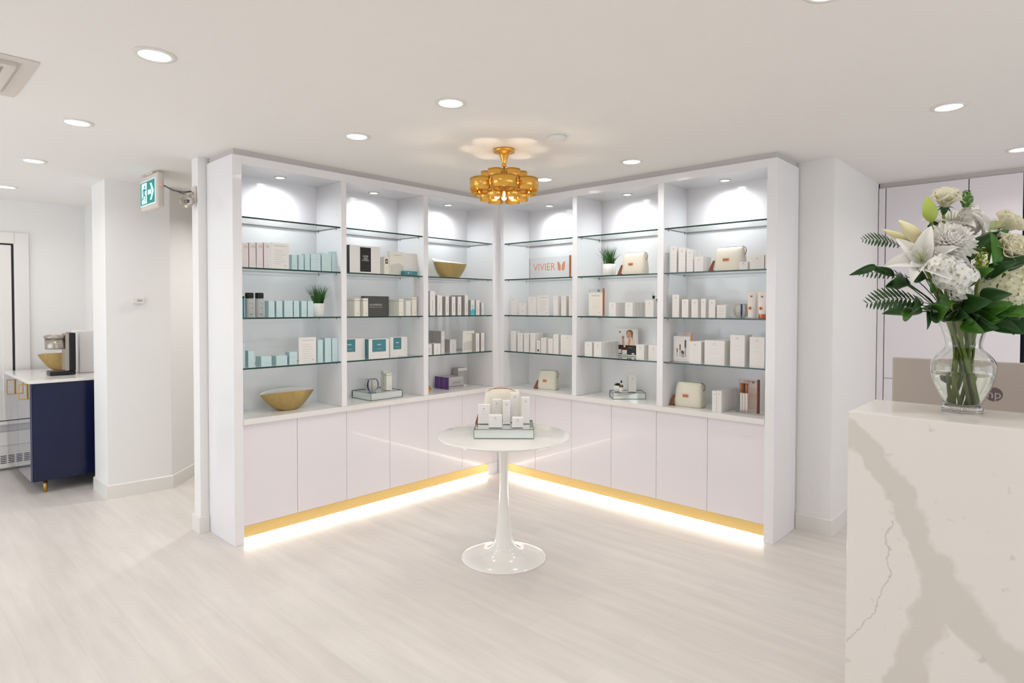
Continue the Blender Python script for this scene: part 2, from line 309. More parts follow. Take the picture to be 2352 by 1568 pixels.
def thing(name,label,cat,loc=(0,0,0),rz=0,group=None):
    o=bpy.data.objects.new(name,None); COL.objects.link(o); o.empty_display_size=.05
    return tag(setloc(o,loc,rz),label,cat,group)
def struct(o): o['kind']='structure'; return o
def copy_tree(o,parent=None):
    c=o.copy(); COL.objects.link(c)
    if parent: c.parent=parent
    for ch in list(o.children): copy_tree(ch,c)
    return c
RR=-PI/2
def put(run,u,v,z): return ((u,v,z),0.0) if run=='L' else ((v,u,z),RR)

ORD=['first','second','third','fourth','fifth','sixth','seventh','eighth','ninth','tenth','eleventh','twelfth']
BAY={('L',1):'far-left bay',('L',2):'second bay',('L',3):'third bay',('R',1):'fourth bay',('R',2):'fifth bay',('R',3):'far-right bay'}
SH={2:'second shelf from top',3:'third shelf from top',4:'lowest glass shelf',5:'bottom ledge'}
SZ={1:2.0971,2:1.7742,3:1.4518,4:1.1276,5:.801}

# ------------------------------------------------------------------ the setting
H=2.515
def sbox(name,x0,x1,y0,y1,z0,z1,m,bevel=0): return struct(MB().box(x0,x1,y0,y1,z0,z1,m).build(name,bevel=bevel))
sbox('floor',-5.9,2.4,-7.6,3.6,-.08,0,floorm)
sbox('ceiling',-5.9,2.4,-7.6,3.6,H,H+.08,ceilm)
sbox('wall_back',-5.9,2.4,3.445,3.6,0,H,wallm)
def wall_open(name,axis,c0,c1,a0,a1,o0,o1,z0,z1):
    m=MB()
    for (p,q,r,s) in ((a0,o0,0,H),(o1,a1,0,H),(o0,o1,0,z0),(o0,o1,z1,H)):
        if q-p<1e-4 or s-r<1e-4: continue
        m.box(*((c0,c1,p,q) if axis=='x' else (p,q,c0,c1)),r,s,wallm)
    return struct(m.build(name))
wall_open('wall_left','x',-5.9,-5.75,-7.6,3.445,-.9,3.0,.15,2.3)
def portal(loc,rot,w,h):
    li=bpy.data.lights.new('unseen_opening_daylight','AREA'); li.shape='RECTANGLE'; li.size=w; li.size_y=h; li.cycles.is_portal=True
    o=bpy.data.objects.new('unseen_opening_daylight',li); COL.objects.link(o); o.location=loc; o.rotation_euler=rot
portal((-5.74,1.05,1.225),(0,-PI/2,0),2.15,3.9); portal((-2.1,-7.44,1.25),(PI/2,0,0),6.0,2.1)  # second portal serves the front opening, which is added for its light
sbox('wall_right',2.25,2.4,-7.6,3.445,0,H,wallm)
wall_open('wall_front','y',-7.6,-7.45,-5.75,2.25,-5.1,.9,.2,2.3)  # unseen opening added behind the camera to brighten ceiling and cabinet fronts
struct(MB().prism([(-2.66,1.70),(-2.21,1.662),(-.49,3.445),(-2.42,3.445),(-2.42,2.085),(-2.66,2.085)],0,H,wallm).build('wall_column_left'))
sbox('wall_middle_left',-2.435,.42,.412,.52,0,H,wallm)
struct(MB().prism([(.42,-2.69),(1.60,-2.69),(1.60,-2.5),(.56,-2.5),(.56,.52),(.42,.52)],0,H,wallm).build('wall_column_right'))
def baseboard(name,pts,h=.11,t=.014):
    """pts run so that the room lies to the left of the path; profile offset by t, top chamfered"""
    mb=MB(); P=[Vector(p).to_3d() for p in pts]; n=len(P); off=[]
    for i in range(n):
        d0=(P[i]-P[i-1]).normalized() if i>0 else None; d1=(P[i+1]-P[i]).normalized() if i<n-1 else None
        nn=[Vector((-d.y,d.x,0)) for d in (d0,d1) if d is not None]
        v=sum(nn,Vector()).normalized(); k=1/max(.3,v.dot(nn[0])); off.append(P[i]+v*t*k)
    for i in range(n-1):
        a,b,c,d=P[i],P[i+1],off[i+1],off[i]
        vs=[(a.x,a.y,0),(b.x,b.y,0),(c.x,c.y,0),(d.x,d.y,0),(a.x,a.y,h),(b.x,b.y,h),(b.x+(c.x-b.x)*.55,b.y+(c.y-b.y)*.55,h),(a.x+(d.x-a.x)*.55,a.y+(d.y-a.y)*.55,h),(c.x,c.y,h-.006),(d.x,d.y,h-.006)]
        mb.add(vs,[(0,1,2,3),(0,4,5,1),(4,7,6,5),(7,9,8,6),(9,3,2,8),(0,3,9,7,4),(1,5,6,8,2)],trimm)
    return struct(mb.build(name))
baseboard('baseboard_column_left',[(-1.2,2.709),(-2.21,1.662),(-2.66,1.70),(-2.66,2.085)][::1])
baseboard('baseboard_middle_left',[(-2.383,.412),(-2.435,.412),(-2.435,.52),(-2.0,.52)])
baseboard('baseboard_column_right',[(1.56,-2.69),(.42,-2.69),(.42,-2.472)])

# window with a closed white panel, baseboard heater below
w=MB()
w.box(-4.6,-2.975,3.415,3.445,2.106,2.21,trimm); w.box(-2.985,-2.872,3.415,3.445,.45,2.21,trimm); w.box(-4.6,-4.49,3.415,3.445,.45,2.106,trimm)
wf=struct(w.build('window_1',bevel=.004))
w=MB(); w.box(-4.47,-3.005,3.422,3.44,.46,2.09,trimm); w.box(-4.47,-3.06,3.418,3.424,1.98,2.09,trimm); w.box(-3.075,-3.005,3.416,3.424,.46,2.09,trimm); w.box(-4.47,-3.06,3.418,3.424,.46,.74,trimm)
w.build('window_panel',wf,bevel=.002)
MB().box(-4.49,-2.985,3.436,3.4445,.45,2.106,dark).build('window_gap',wf)
MB().box(-4.66,-2.83,3.36,3.445,.425,.452,trimm).build('window_sill',wf,bevel=.004)
h=thing('baseboard_heater','white metal baseboard heater with slotted grille under the window','heater',(-3.5,3.44,0))
MB().box(-1.2,1.04,-.075,0,.025,.355,trimm).box(-1.2,1.04,-.082,-.075,.235,.25,trimm).build('casing',h,bevel=.006)
g=MB()
for i in range(38):
    for j in range(5): g.box(-1.15+i*.057,-1.15+i*.057+.044,-.0765,-.0752,.07+j*.016,.077+j*.016,dark)
g.build('grille',h)

# square ceiling diffuser at the upper left
d=thing('ceiling_diffuser','square white air diffuser set in the ceiling at the upper left','air vent',(-3.77,-.475,H))
mb=MB()
for a,b,z0,z1 in ((.30,.25,-.006,0),(.235,.20,-.022,-.001),(.175,.14,-.026,-.005),(.115,.08,-.03,-.009)):
    for (x0,x1,y0,y1) in ((-a,a,-a,-b),(-a,a,b,a),(-a,-b,-b,b),(b,a,-b,b)): mb.box(x0,x1,y0,y1,z0,z1,plast)
mb.build('louvre_rings',d,bevel=.002); MB().box(-.25,.25,-.25,.25,-.0045,-.0005,greyw).build('back_plate',d)

# smoke detector
s=thing('smoke_detector','small round white smoke detector on the ceiling right of the chandelier','smoke detector',(-1.2,-1.65,H))
MB().lathe([(.052,0),(.052,-.012),(.047,-.022),(.03,-.026),(.0,-.026)],trimm).build('cover',s)

# ------------------------------------------------------------------ recessed downlights
DL=[(-3.175,-1.20,'recessed downlight nearest the camera, upper left of the ceiling'),(-3.166,.092,'recessed downlight second nearest in the left row'),(-3.155,1.357,'recessed downlight third in the left row, before the white column'),
 (-3.128,2.669,'recessed downlight farthest in the left row, over the window side'),(-2.007,-1.634,'recessed downlight above and left of the chandelier, larger one'),(-1.99,-.791,'recessed downlight between the left row and the chandelier, near the left shelves'),
 (-.378,-1.637,'recessed downlight right of the chandelier, over the right shelves'),(-.334,-.824,'recessed downlight half hidden behind the chandelier right edge'),(.985,-3.60,'recessed downlight at the right edge, above the flower arrangement')]
HID=[(-3.17,-2.48),(-3.17,-3.76),(-3.17,-5.1),(-4.7,-1.2),(-4.7,1.36),(-4.7,-3.76),(-1.9,-3.3),(-1.5,-5.2),(.3,-5.2),(-.3,-3.4),(1.2,-5.4),(-1.4,1.3),(-.2,1.5)]
def down(x,y,label,group,power):
    t=thing('downlight',label,'ceiling light',(x,y,H),0,group)
    MB().lathe([(.078,0),(.077,-.004),(.060,-.006),(.055,-.002),(.055,0)],trimm).build('trim_ring',t)
    MB().lathe([(.055,-.0022),(.0,-.0022)],lens).build('lens',t)
    li=bpy.data.lights.new('downlight_lamp','AREA'); li.shape='DISK'; li.size=.10; li.energy=power; li.color=(1,.985,.955); li.spread=2.6
    lo=bpy.data.objects.new('downlight_lamp',li); COL.objects.link(lo); lo.parent=t; lo.location=(0,0,-.012)
for x,y,l in DL: down(x,y,l,'recessed ceiling downlights',PW_DOWN)
for x,y in HID: down(x,y,'recessed ceiling downlight outside the view of the photo','recessed downlights outside the view',PW_DOWN*(4.5 if y>1 and x>-2 else 1))

# ------------------------------------------------------------------ built-in display cabinets
def cabinet(root,W,lo,hi,divs,spans,doors,gold,puckx,crown,corner_left,back):
    """local x along the front (viewer's right), local y into the cabinet. lo/hi = (x0,x1) of the end panels"""
    out,inn=(lo,hi) if not corner_left else (hi,lo)
    MB().box(out[0],out[1],0,.408,0,2.477,lac).build('side_panel',root,bevel=.0015)
    MB().box(inn[0],inn[1],.001,.35,.801,2.4225,lac).build('side_panel',root)
    holes=[]
    for a,b in divs:
        m=MB().box(a,b,.001,.35,.801,2.4225,lac)
        for z in [1.0+.085*k for k in range(16)]:
            for y in (.062,.31):
                for x,s in ((a-.0004,0),(b+.0004,1)): m.quad([(x,y-.0025,z-.0025),(x,y+.0025,z-.0025),(x,y+.0025,z+.0025),(x,y-.0025,z+.0025)],bandgr)
        m.build('divider',root,bevel=.0015,recalc=False)
    x0=lo[1] if not corner_left else lo[0]; x1=hi[1] if not corner_left else hi[0]
    MB().box(x0,x1,.35,.37,.11,2.44,lac).build('back_panel',root)
    MB().box(x0,x1,.02,.35,2.4225,2.44,lac).build('top_panel',root)
    a0=lo[0]; a1=hi[1]
    MB().box(a0 if corner_left else lo[1], hi[0] if corner_left else a1+.0,0,.02,2.4225,2.477,lac).build('header',root)
    MB().box(crown[0],crown[1],.012,.40,2.4775,H,crownm).build('crown',root)
    MB().box(x0,x1,.042,.345,.11,.763,greyw).build('carcass',root)
    for a,b in zip(doors,doors[1:]): MB().box(a+.0012,b-.0012,.02,.04,.109,.7615,doorm).build('door',root,bevel=.0012)
    MB().box(gold[0],gold[1],.024,.036,.032,.1065,goldk).build('plinth_strip',root,bevel=.001)
    c=(gold[1],inn[1]+.018) if not corner_left else (inn[0]-.018,gold[0])
    MB().box(c[0],c[1],.021,.04,.0,.107,lac).build('corner_plinth',root)
    fx=(doors[-1]+.0012,doors[-1]+.0645) if not corner_left else (doors[0]-.0645,doors[0]-.0012)
    MB().box(fx[0],fx[1],.02,.04,.109,.7615,doorm).build('corner_filler',root)
    MB().box(gold[0],gold[1],.10,.115,0,.11,lac).build('plinth_back',root)
    MB().box(gold[0]+.004,gold[1]-.004,.027,.04,.017,.0315,led).build('led_strip',root)
    pin=None
    for (a,b) in spans:
        for z in (2.0921,1.7692,1.4468,1.1226):
            g=MB(); g.box(a,b,.015,.345,z-.005,z+.005,glassface,side={0:glassedge,1:glassedge,2:glassedge,3:glassedge})
            go=g.build('glass_shelf',root,recalc=True)
            for px in (a+.006,b-.006):
                for py in (.062,.31):
                    if pin is None: pin=MB().lathe([(.0028,-.016),(.0028,-.0052)],chrome,n=8).build('shelf_pin',go); q=pin
                    else: q=pin.copy(); COL.objects.link(q); q.parent=go
                    q.location=(px,py,z)
    for x in puckx:
        p=MB().lathe([(.040,0),(.040,-.004),(.030,-.006),(.030,-.003)],trimm,c=(x,.202,2.4222)).build('puck_light',root)
        MB().lathe([(.030,-.0035),(0,-.0035)],puckm,c=(x,.202,2.4222)).build('lens',p)
        li=bpy.data.lights.new('puck_lamp','SPOT'); li.spot_size=2.95; li.spot_blend=1; li.shadow_soft_size=.028; li.energy=PW_PUCK; li.color=(.92,.965,1.0)
        l=bpy.data.objects.new('puck_lamp',li); COL.objects.link(l); l.parent=root; l.location=(x,.202,2.412)
LL=2.381; LR=2.4686
cl=thing('display_cabinet','white built-in display cabinet, left run from the exit sign to the corner','cabinet',(-LL,0,0),0,'white built-in corner display cabinets')
X=lambda u:u+LL
cabinet(cl,LL,(0,X(-2.322)),(X(-.065),X(.0012)),[(X(-1.611),X(-1.569)),(X(-.861),X(-.814))],[(X(-2.322),X(-1.611)),(X(-1.569),X(-.861)),(X(-.814),X(-.065))],
 [X(u) for u in (-2.322,-1.946,-1.563,-1.181,-.799,-.422,-.045)],(X(-2.322),X(-.105)),[X(-1.969),X(-1.199),X(-.427)],(X(-2.368),X(.012)),False,True)
cr=thing('display_cabinet','white built-in display cabinet, right run from the corner to the reception side','cabinet',(0,0,0),RR,'white built-in corner display cabinets')
cabinet(cr,LR,(-.0008,.065),(2.408,LR),[(.845,.889),(1.624,1.672)],[(.065,.845),(.889,1.624),(1.672,2.408)],[.045,.435,.827,1.219,1.614,2.011,2.408],(.105,2.408),[.434,1.236,2.039],(.012,2.456),True,True)
# one continuous L-shaped ledge
lg=MB().prism([(-2.321,-.003),(-.003,-.003),(-.003,-2.407),(.349,-2.407),(.349,.349),(-2.321,.349)],.7642,.8005,quartz).build('shelf_ledge',bevel=.002)
tag(lg,'white quartz L-shaped ledge running under all the display bays','ledge')

# ------------------------------------------------------------------ cartons
def carton(w,h,d,st):
    m=MB(); base={'rose':pinkw,'teal':tealf,'teal2':tealf,'plain':white,'band':warmw,'charcoal':charm,'marble':warmw,'tagged':warmw}.get(st,white)
    sd={}
    if st in('teal','teal2'): sd={0:tealm,1:tealm,4:tealm,5:tealm}
    if st=='hairsystem': sd={0:pbk}
    if st=='blocklabel': sd={}
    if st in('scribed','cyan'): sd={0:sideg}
    x=w/2; m.box(-x,x,0,d,0,h,base,side=sd or None)
    F=m.front
    if st=='rose':
        m.text('rh',.03,bandgr,x=.004,z=h-.024); F(-x*.6,x*.5,h*.28,h*.285,bandgr); F(-x*.6,x*.6,h*.14,h*.145,bandgr)
    elif st in('teal','teal2'):
        F(-x*.55,x*.55,h*.42,h*.425,tealline); F(-x*.45,x*.45,h*.3,h*.308,tealline); F(-x*.5,x*.5,h*.24,h*.246,tealline)
    elif st=='hairsystem':
        F(-.045,.05,.012,.194,pbk); y=-.001
        for i,t in enumerate(('HOME','HAIR','SYSTEM')): m.text(t,.0165,white,x=.002,z=.128-.0155*i,y=y)
        F(-.034,.038,.052,.062,inkb,y); F(-.034,.038,.026,.036,inkb,y)
    elif st=='tagged':
        F(-.013,.012,h-.052,h-.016,inkb); F(-.008,.007,h-.044,h-.024,bandgr,-.0008); F(-.012,.010,h*.36,h*.37,bandgr); F(-.008,.008,h*.30,h*.305,bandgr)
    elif st=='marble':
        F(-x*.5,x*.55,h*.84,h*.86,bandgr); F(-x*.3,x*.3,h*.76,h*.765,bandgr)
        m.poly([(-x*.9,h*.42),(x*.3,h*.52),(x*.9,h*.4),(x*.85,.01),(-x*.9,.01)],greyw)
    elif st=='band':
        F(-x,x,h-.020,h-.016,bandgr); F(-x,x,h-.001,h,bandgr); m.disc(x*.25,h*.17,.003,ink); F(-x*.6,x*.6,h*.6,h*.605,greyw)
        for k,s_ in ((-x-.0004,0),(x+.0004,1)): m.quad([(k,0,h-.020),(k,d,h-.020),(k,d,h-.016),(k,0,h-.016)],bandgr)
    elif st=='charcoal':
        m.text('ALUMIERMD',.021,whiteink,x=-.01,z=h*.56); F(-.072,-.012,h*.435,h*.46,bandgr); F(-.006,.05,h*.435,h*.46,bandgr)
    elif st=='blocklabel': pass
    elif st in('scribed','cyan'):
        F(-.0022,.0022,h*.18,h*.62,bandgr)
        F(-x*.45,x*.45,h*.80,h*.808,bandgr)
        if st=='cyan':
            m.poly([(-x,0.001),(x,0.001),(x,h*.32),(x*.2,h*.45),(-x,h*.30)],cyan,-.0008); F(-x*.5,x*.5,h*.45,h*.7,tealm,-.0008)
    elif st in('butterfly','butterfly2','reddot','lined'):
        zc=h-min(.022,h*.2); r=min(.0042,w*.10)
        if st!='lined':
            for s_ in(-1,1): m.poly([(s_*r*.1,zc-r*.7),(s_*r*1.0,zc-r*.2),(s_*r*1.15,zc+r*.8),(s_*r*.2,zc+r*.2)],ink)
            F(-x*.35,x*.35,zc-r*2.3,zc-r*2,faint)
        F(-x*.45,x*.45,h*.66,h*.667,faint); F(-x*.5,x*.5,h*.52,h*.526,faint)
        if st=='lined':
            for k in range(5): F(-x*.65,x*.65,h*(.2+.14*k),h*(.2+.14*k)+.0012,bandgr)
        if st=='reddot': m.disc(0,h*.2,.010,redd)
    return m
DESC={'rose':'blush carton with grey script','teal':'pale teal carton','plain':'plain white carton','band':'warm white carton with grey band','charcoal':'wide charcoal carton with pale lettering',
 'marble':'marbled white display card','tagged':'white carton with small dark square','hairsystem':'white HOME HAIR SYSTEM box','scribed':'slim white carton','cyan':'white carton with cyan splash',
 'butterfly':'white carton with tiny butterfly mark','reddot':'small white carton with red dot','lined':'small white carton with printed lines','notice':'white printed notice card','blocklabel':'white box with teal square label'}
NM={'notice':'notice_card','marble':'display_card'}
for (run,bay,sh),items in CARTONS.items():
    group='cartons on the %s of the %s'%(SH[sh],BAY[(run,bay)])
    nb=-1
    for i,(u0,u1,h,st,rec,dep,rows) in enumerate(items):
        w=abs(u1-u0); uc=(u0+u1)/2; z=SZ[sh]
        card=st in('notice','marble'); nb+=0 if card else 1
        where='%s, %s'%(SH[sh],BAY[(run,bay)]) if card else '%s box from left, %s, %s'%(ORD[nb],SH[sh],BAY[(run,bay)])
        jobs=[(st,h,z,DESC.get(st,''))]
        if st=='teal2': jobs=[('teal',h*.52,z,'lower of two teal cartons'),('teal',h*.48-.0005,z+h*.52+.0005,'upper of two teal cartons')]
        if st=='butterfly2': jobs=[('butterfly',h*.5,z,'lower of two white cartons'),('butterfly',h*.5-.0005,z+h*.5+.0005,'upper of two white cartons')]
        for st_,h_,z_,desc in jobs:
            if st_=='notice':
                m=MB().box(-w/2,w/2,0,dep,0,h_,white)
                m.front(-w*.32,w*.38,h_*.885,h_*.90,bandgr)
                for k in range(7): m.front(-w*.3,w*(.1+.04*((k*5)%7)),h_*(.2+.085*k),h_*(.2+.085*k)+.0014,bandgr)
                m.disc(w*.3,h_*.14,.004,bandgr)
                o=m.build('notice_card')
            elif st_=='blocklabel':
                m=MB().box(-w/2,w/2,0,dep,0,h_,white,side={0:tealblk} if i==1 else None)
                lw={0:.098,1:.125,2:.078}[i]; c={0:-w/2+.07,1:.002,2:-w/2+.07}[i]; c0=c-lw/2; 
                m.front(c0,c0+lw,h_-.098,h_-.004,tealblk); m.front(c-.018,c+.016,h_-.047,h_-.040,whiteink,-.001); m.front(c-.02,c+.02,h_-.078,h_-.076,whiteink,-.001)
                o=m.build('carton')
            else: o=carton(w,h_,dep,st_).build(NM.get(st_,'carton'))
            loc,rz=put(run,uc,rec,z_); setloc(o,loc,rz); tag(o,'%s, %s'%(desc,where),'card' if st_ in('notice','marble') else 'box',group)
        for k in range(rows):
            c=o.copy(); COL.objects.link(c); loc,rz=put(run,uc,rec+(k+1)*(dep+.003),o.location[2]); setloc(c,loc,rz)
            c['label']='carton %s behind %s box from left, %s, %s'%(['one row','two rows','three rows','four rows','five rows','six rows'][k],ORD[nb],SH[sh],BAY[(run,bay)])

# ------------------------------------------------------------------ other goods on the shelves
def at(run,u,v,z): return put(run,u,v,z)
def T(name,label,cat,run,u,v,z,group=None,rz=0):
    loc,r=put(run,u,v,z); return thing(name,label,cat,loc,r+rz,group)
# bottles, far-left bay
def bottle(label,u,v,w,hb,hc,body,run='L',z=SZ[3],neck=False):
    t=T('lotion_bottle',label,'bottle',run,u,v,z,'bottles on the third shelf of the far-left bay'); r=w/2
    MB().lathe([(r*.94,0),(r,.004),(r,hb-.006),(r*.9,hb)],body,n=28).front(-r*.35,r*.35,.018,.022,ink,y=-r-.0006).front(-r*.2,r*.3,hb*.5,hb*.52,ink,y=-r-.0006).front(-r*.2,r*.3,hb*.72,hb*.735,ink,y=-r-.0006).build('body',t)
    c=MB()
    prof=[(r*.97,hb),(r*.97,hb+hc),(r*.9,hb+hc+.002),(0,hb+hc+.002)]
    c.lathe(prof,black,n=28)
    for k in range(28): a=2*PI*k/28; c.box(r*.97*math.cos(a)-.0009,r*.97*math.cos(a)+.0009,r*.97*math.sin(a)-.0009,r*.97*math.sin(a)+.0009,hb+.002,hb+hc-.002,inkb)
    if neck: c.lathe([(.006,hb+hc),(.006,hb+hc+.02),(.012,hb+hc+.021),(.012,hb+hc+.03),(0,hb+hc+.03)],black,n=16); c.box(-.03,0,-.004,.004,hb+hc+.022,hb+hc+.03,black)
    c.build('cap',t)
bottle('turquoise bottle with black pump, third shelf from top, far-left bay',-2.297,.085,.042,.124,.012,turq,neck=True)
bottle('grey bottle with black ribbed cap, nearest the turquoise bottle, third shelf, far-left bay',-2.241,.085,.052,.125,.034,greyb)
bottle('grey bottle with black ribbed cap beside the first teal carton, third shelf, far-left bay',-2.175,.085,.052,.125,.035,greyb)
# grass plants
def grass(label,run,u,v,z,rp,hp,hg,spread,n,seed,lean):
    rnd=random.Random(seed); t=T('potted_grass',label,'potted plant',run,u,v,z,'potted grasses on the display shelves')
    MB().lathe([(rp*.8,0),(rp*.93,.006),(rp,.02),(rp,hp),(rp*.93,hp),(rp*.93,hp-.012),(0,hp-.012)],potm,n=32).build('pot',t)
    MB().lathe([(rp*.92,hp-.011),(0,hp-.008)],soil,n=20).build('soil',t)
    g=MB()
    for k in range(n):
        a=rnd.uniform(0,2*PI); r0=rp*.8*math.sqrt(rnd.random()); d=rnd.uniform(.15,1)*(1.0 if rnd.random()<.8 else 1.6); L=hg*rnd.uniform(.72,1.05)
        if d>1.1: L*=.8
        bx,by=r0*math.cos(a),r0*math.sin(a); ox=math.cos(a)*spread*d*.62+lean*.01; oy=math.sin(a)*spread*d*.4; w=.0022
        pts=[]
        for i in range(6):
            s_=i/5; pts.append(Vector((bx+ox*s_**1.8,by+oy*s_**1.8,hp-.01+L*s_*(1-.12*d*s_))))
        sd=Vector((-math.sin(a+.6),math.cos(a+.6),0))
        vs=[];fs=[]
        for i,p in enumerate(pts):
            ww=w*(1-.85*(i/5)**1.5); vs+=[tuple(p-sd*ww),tuple(p+sd*ww)]
        fs=[(2*i,2*i+1,2*i+3,2*i+2) for i in range(5)]
        g.add(vs,fs,grassm)
    o=g.build('grass_blades',t,recalc=False); o['kind']='stuff'
grass('green grass plant in white pot beside teal cartons, third shelf, far-left bay','L',-1.715,.15,SZ[3],.047,.095,.155,.12,150,3,0)
grass('green grass plant in white pot beside the cream bag, second shelf, fifth bay','R',-1.109,.14,SZ[2],.052,.096,.155,.11,170,5,0)
# pointed bowls
def bowl(label,run,u,v,z,a,b,h,base,outer,inner,group,lift=.3,rz=0,loc=None,tilt=.034,skew=0,ft=.85):
    t=T('pointed_bowl',label,'bowl',run,u,v,z,group,rz) if run else thing('pointed_bowl',label,'bowl',loc,rz,group)
    def P(s_,th,k):
        c,si=math.cos(th),math.sin(th); e=s_**.85
        px=(base+(a-base)*e)*c; sy=(base*.75+(b-base*.75)*e)*si*(abs(si)**(.45*s_)); zz=h*(s_**1.35)*(1-.0*c)+ (lift*h*(si**2-.5)*-.25)*s_**3
        return Vector((px*(1-.012*k),sy*(1-.03*k),max(.0,zz)+k*.004*(1-s_)+tilt*s_**3*((si if si>0 else -ft*si)*(1-skew*c))))
    N=48
    mo=MB().grid(lambda i,j:P(i,2*PI*j,0),14,N,outer); mo.add([tuple(P(0,2*PI*j/N,0)) for j in range(N)],[tuple(range(N))],outer)
    mo.build('outer_shell',t,smooth_all=True)
    mi=MB().grid(lambda i,j:P(i,2*PI*j,1),14,N,inner); mi.add([tuple(P(0,2*PI*j/N,1)) for j in range(N)],[tuple(range(N))],inner)
    mi.add([tuple(P(1,2*PI*j/N,0)) for j in range(N+1)]+[tuple(P(1,2*PI*j/N,1)) for j in range(N+1)],[(j,j+1,N+2+j,N+1+j) for j in range(N)],inner)
    mi.build('inner_glaze',t,smooth_all=True)
    return t
gb='gold pointed bowls on the display cabinets'
bowl('gold pointed bowl with white inside on the bottom ledge, far-left bay','L',-1.935,.175,SZ[5],.198,.088,.112,.055,goldleaf,potm,gb)
bowl('gold pointed bowl with white inside, second shelf from top, third bay','L',-.435,.17,SZ[2],.205,.12,.13,.075,goldleaf,potm,gb,rz=.12,tilt=.045,skew=.3,ft=0)
# teal flat box under the plain carton
m=MB().box(-.066,.066,0,.06,0,.034,tealblk); m.disc(-.024,.018,.0065,whiteink); m.front(-.006,.012,.018,.0205,whiteink)
o=m.build('carton'); loc,rz=put('L',-.970,.028,SZ[2]); setloc(o,loc,rz); tag(o,'flat teal box with white letters, second shelf from top, second bay','box')
# mirrored trays
def tray(label,loc,rz,w,d,h):
    t=thing('mirrored_tray',label,'tray',loc,rz,'mirrored trays'); e=.0025
    MB().box(-w/2+e,w/2-e,e,d-e,.003,h-.003,mirror).build('mirror_panels',t)
    m=MB()
    for x in(-w/2,w/2-e): 
        for y in(0,d-e): m.box(x,x+e,y,y+e,0,h,edgeb)
    for z in(0,h-e):
        for y in(0,d-e): m.box(-w/2+e,w/2-e,y,y+e,z,z+e,edgeb)
        for x in(-w/2,w/2-e): m.box(x,x+e,e,d-e,z,z+e,edgeb)
    m.build('edge_frame',t)
    return t
(l,r)=put('L',-1.165,.078,SZ[5]); tray('mirrored tray on the bottom ledge of the second bay',l,r,.298,.262,.058)
# opal striped votives
def votive(label,loc,R_,h):
    t=MB()
    prof=[(R_*.45,0),(R_*.62,.008),(R_*.88,h*.25),(R_,h*.52),(R_*.93,h*.8),(R_*.74,h),(R_*.70,h),(R_*.88,h*.8),(R_*.95,h*.52),(R_*.82,h*.25),(R_*.4,.008)]
    def cf(k,i):
        q=(k*40)%10
        return votb if 2<=q<3.2 else (votg if 6<=q<6.8 else votw)
    t.lathe(prof,votw,n=80,colf=cf); t.add([(R_*.45*math.cos(2*PI*k/40),R_*.45*math.sin(2*PI*k/40),0) for k in range(40)],[tuple(range(40))],votb)
    t.add([(R_*.4*math.cos(2*PI*k/40),R_*.4*math.sin(2*PI*k/40),.008) for k in range(40)],[tuple(range(40))],votb)
    o=t.build('glass_votive'); setloc(o,loc); return tag(o,label,'candle holder','striped glass candle holders')
votive('round glass candle holder with blue stripes on the mirrored tray, second bay',(-1.235,.185,SZ[5]+.0585),.059,.095)
votive('round glass candle holder with blue stripes, third shelf, far-right bay',(.115,-2.200,SZ[3]),.052,.095)
for k,(v,h,lb) in enumerate(((.145,.135,'tall white carton standing on the mirrored tray, second bay'),(.185,.150,'white carton behind the tall carton on the mirrored tray, second bay'))):
    o=carton(.052,h,.035,'band').build('carton'); loc,rz=put('L',-1.098,v,SZ[5]+.0585); setloc(o,loc,rz); tag(o,lb,'box','cartons on the mirrored tray of the second bay')
# gold knot
kn=MB(); 
pts=[]
for i in range(97):
    a=2*PI*i/96; q=(3,2); rr=.022+.010*math.cos(q[0]*a); pts.append((rr*math.cos(q[1]*a)*1.35,rr*math.sin(q[1]*a)*1.2,.0305+.0165*math.sin(q[0]*a)+.004))
kn.tube(pts,.0115,brass,n=10); o=kn.build('knot_ornament'); loc,rz=put('L',-.735,.135,SZ[5]); setloc(o,loc,rz); tag(o,'small gold knot ornament at the left of the bottom ledge, third bay','ornament')
# silver cartons with purple ends
for k in range(3):
    m=MB().box(0,.175,0,.058,0,.105,silver,side={0:purple}); m.text('JUVEDERM',.019,ink,x=.092,z=.055,squash=1.0); m.front(.001,.174,.022,.027,ink); m.front(.02,.16,.09,.097,greyw)
    o=m.build('carton'); loc,rz=put('L',-.478,.135+k*.064,SZ[5]); setloc(o,loc,rz)
    tag(o,['silver carton with purple end, frontmost of three, bottom ledge, third bay','silver carton with purple end, middle of three, bottom ledge, third bay','silver carton with purple end, rearmost of three, bottom ledge, third bay'][k],'box','silver and purple cartons on the ledge of the third bay')
m=MB().box(-.055,.055,0,.075,0,.165,silver); m.front(-.055,.055,.14,.165,white); m.front(-.055,.055,0,.012,white)
o=m.build('carton'); loc,rz=put('L',-.215,.245,SZ[5]); setloc(o,loc,rz); tag(o,'tall silver white carton at the right of the bottom ledge, third bay','box')

# butterfly mark
def bfly(m,cx,cz,s,mt,y=-.0012):
    for q in(-1,1):
        m.poly([(cx+q*s*.06,cz-s*.42),(cx+q*s*.30,cz-s*.50),(cx+q*s*.46,cz-s*.30),(cx+q*s*.50,cz+s*.1),(cx+q*s*.52,cz+s*.5),(cx+q*s*.28,cz+s*.42),(cx+q*s*.08,cz+s*.12)],mt,y)
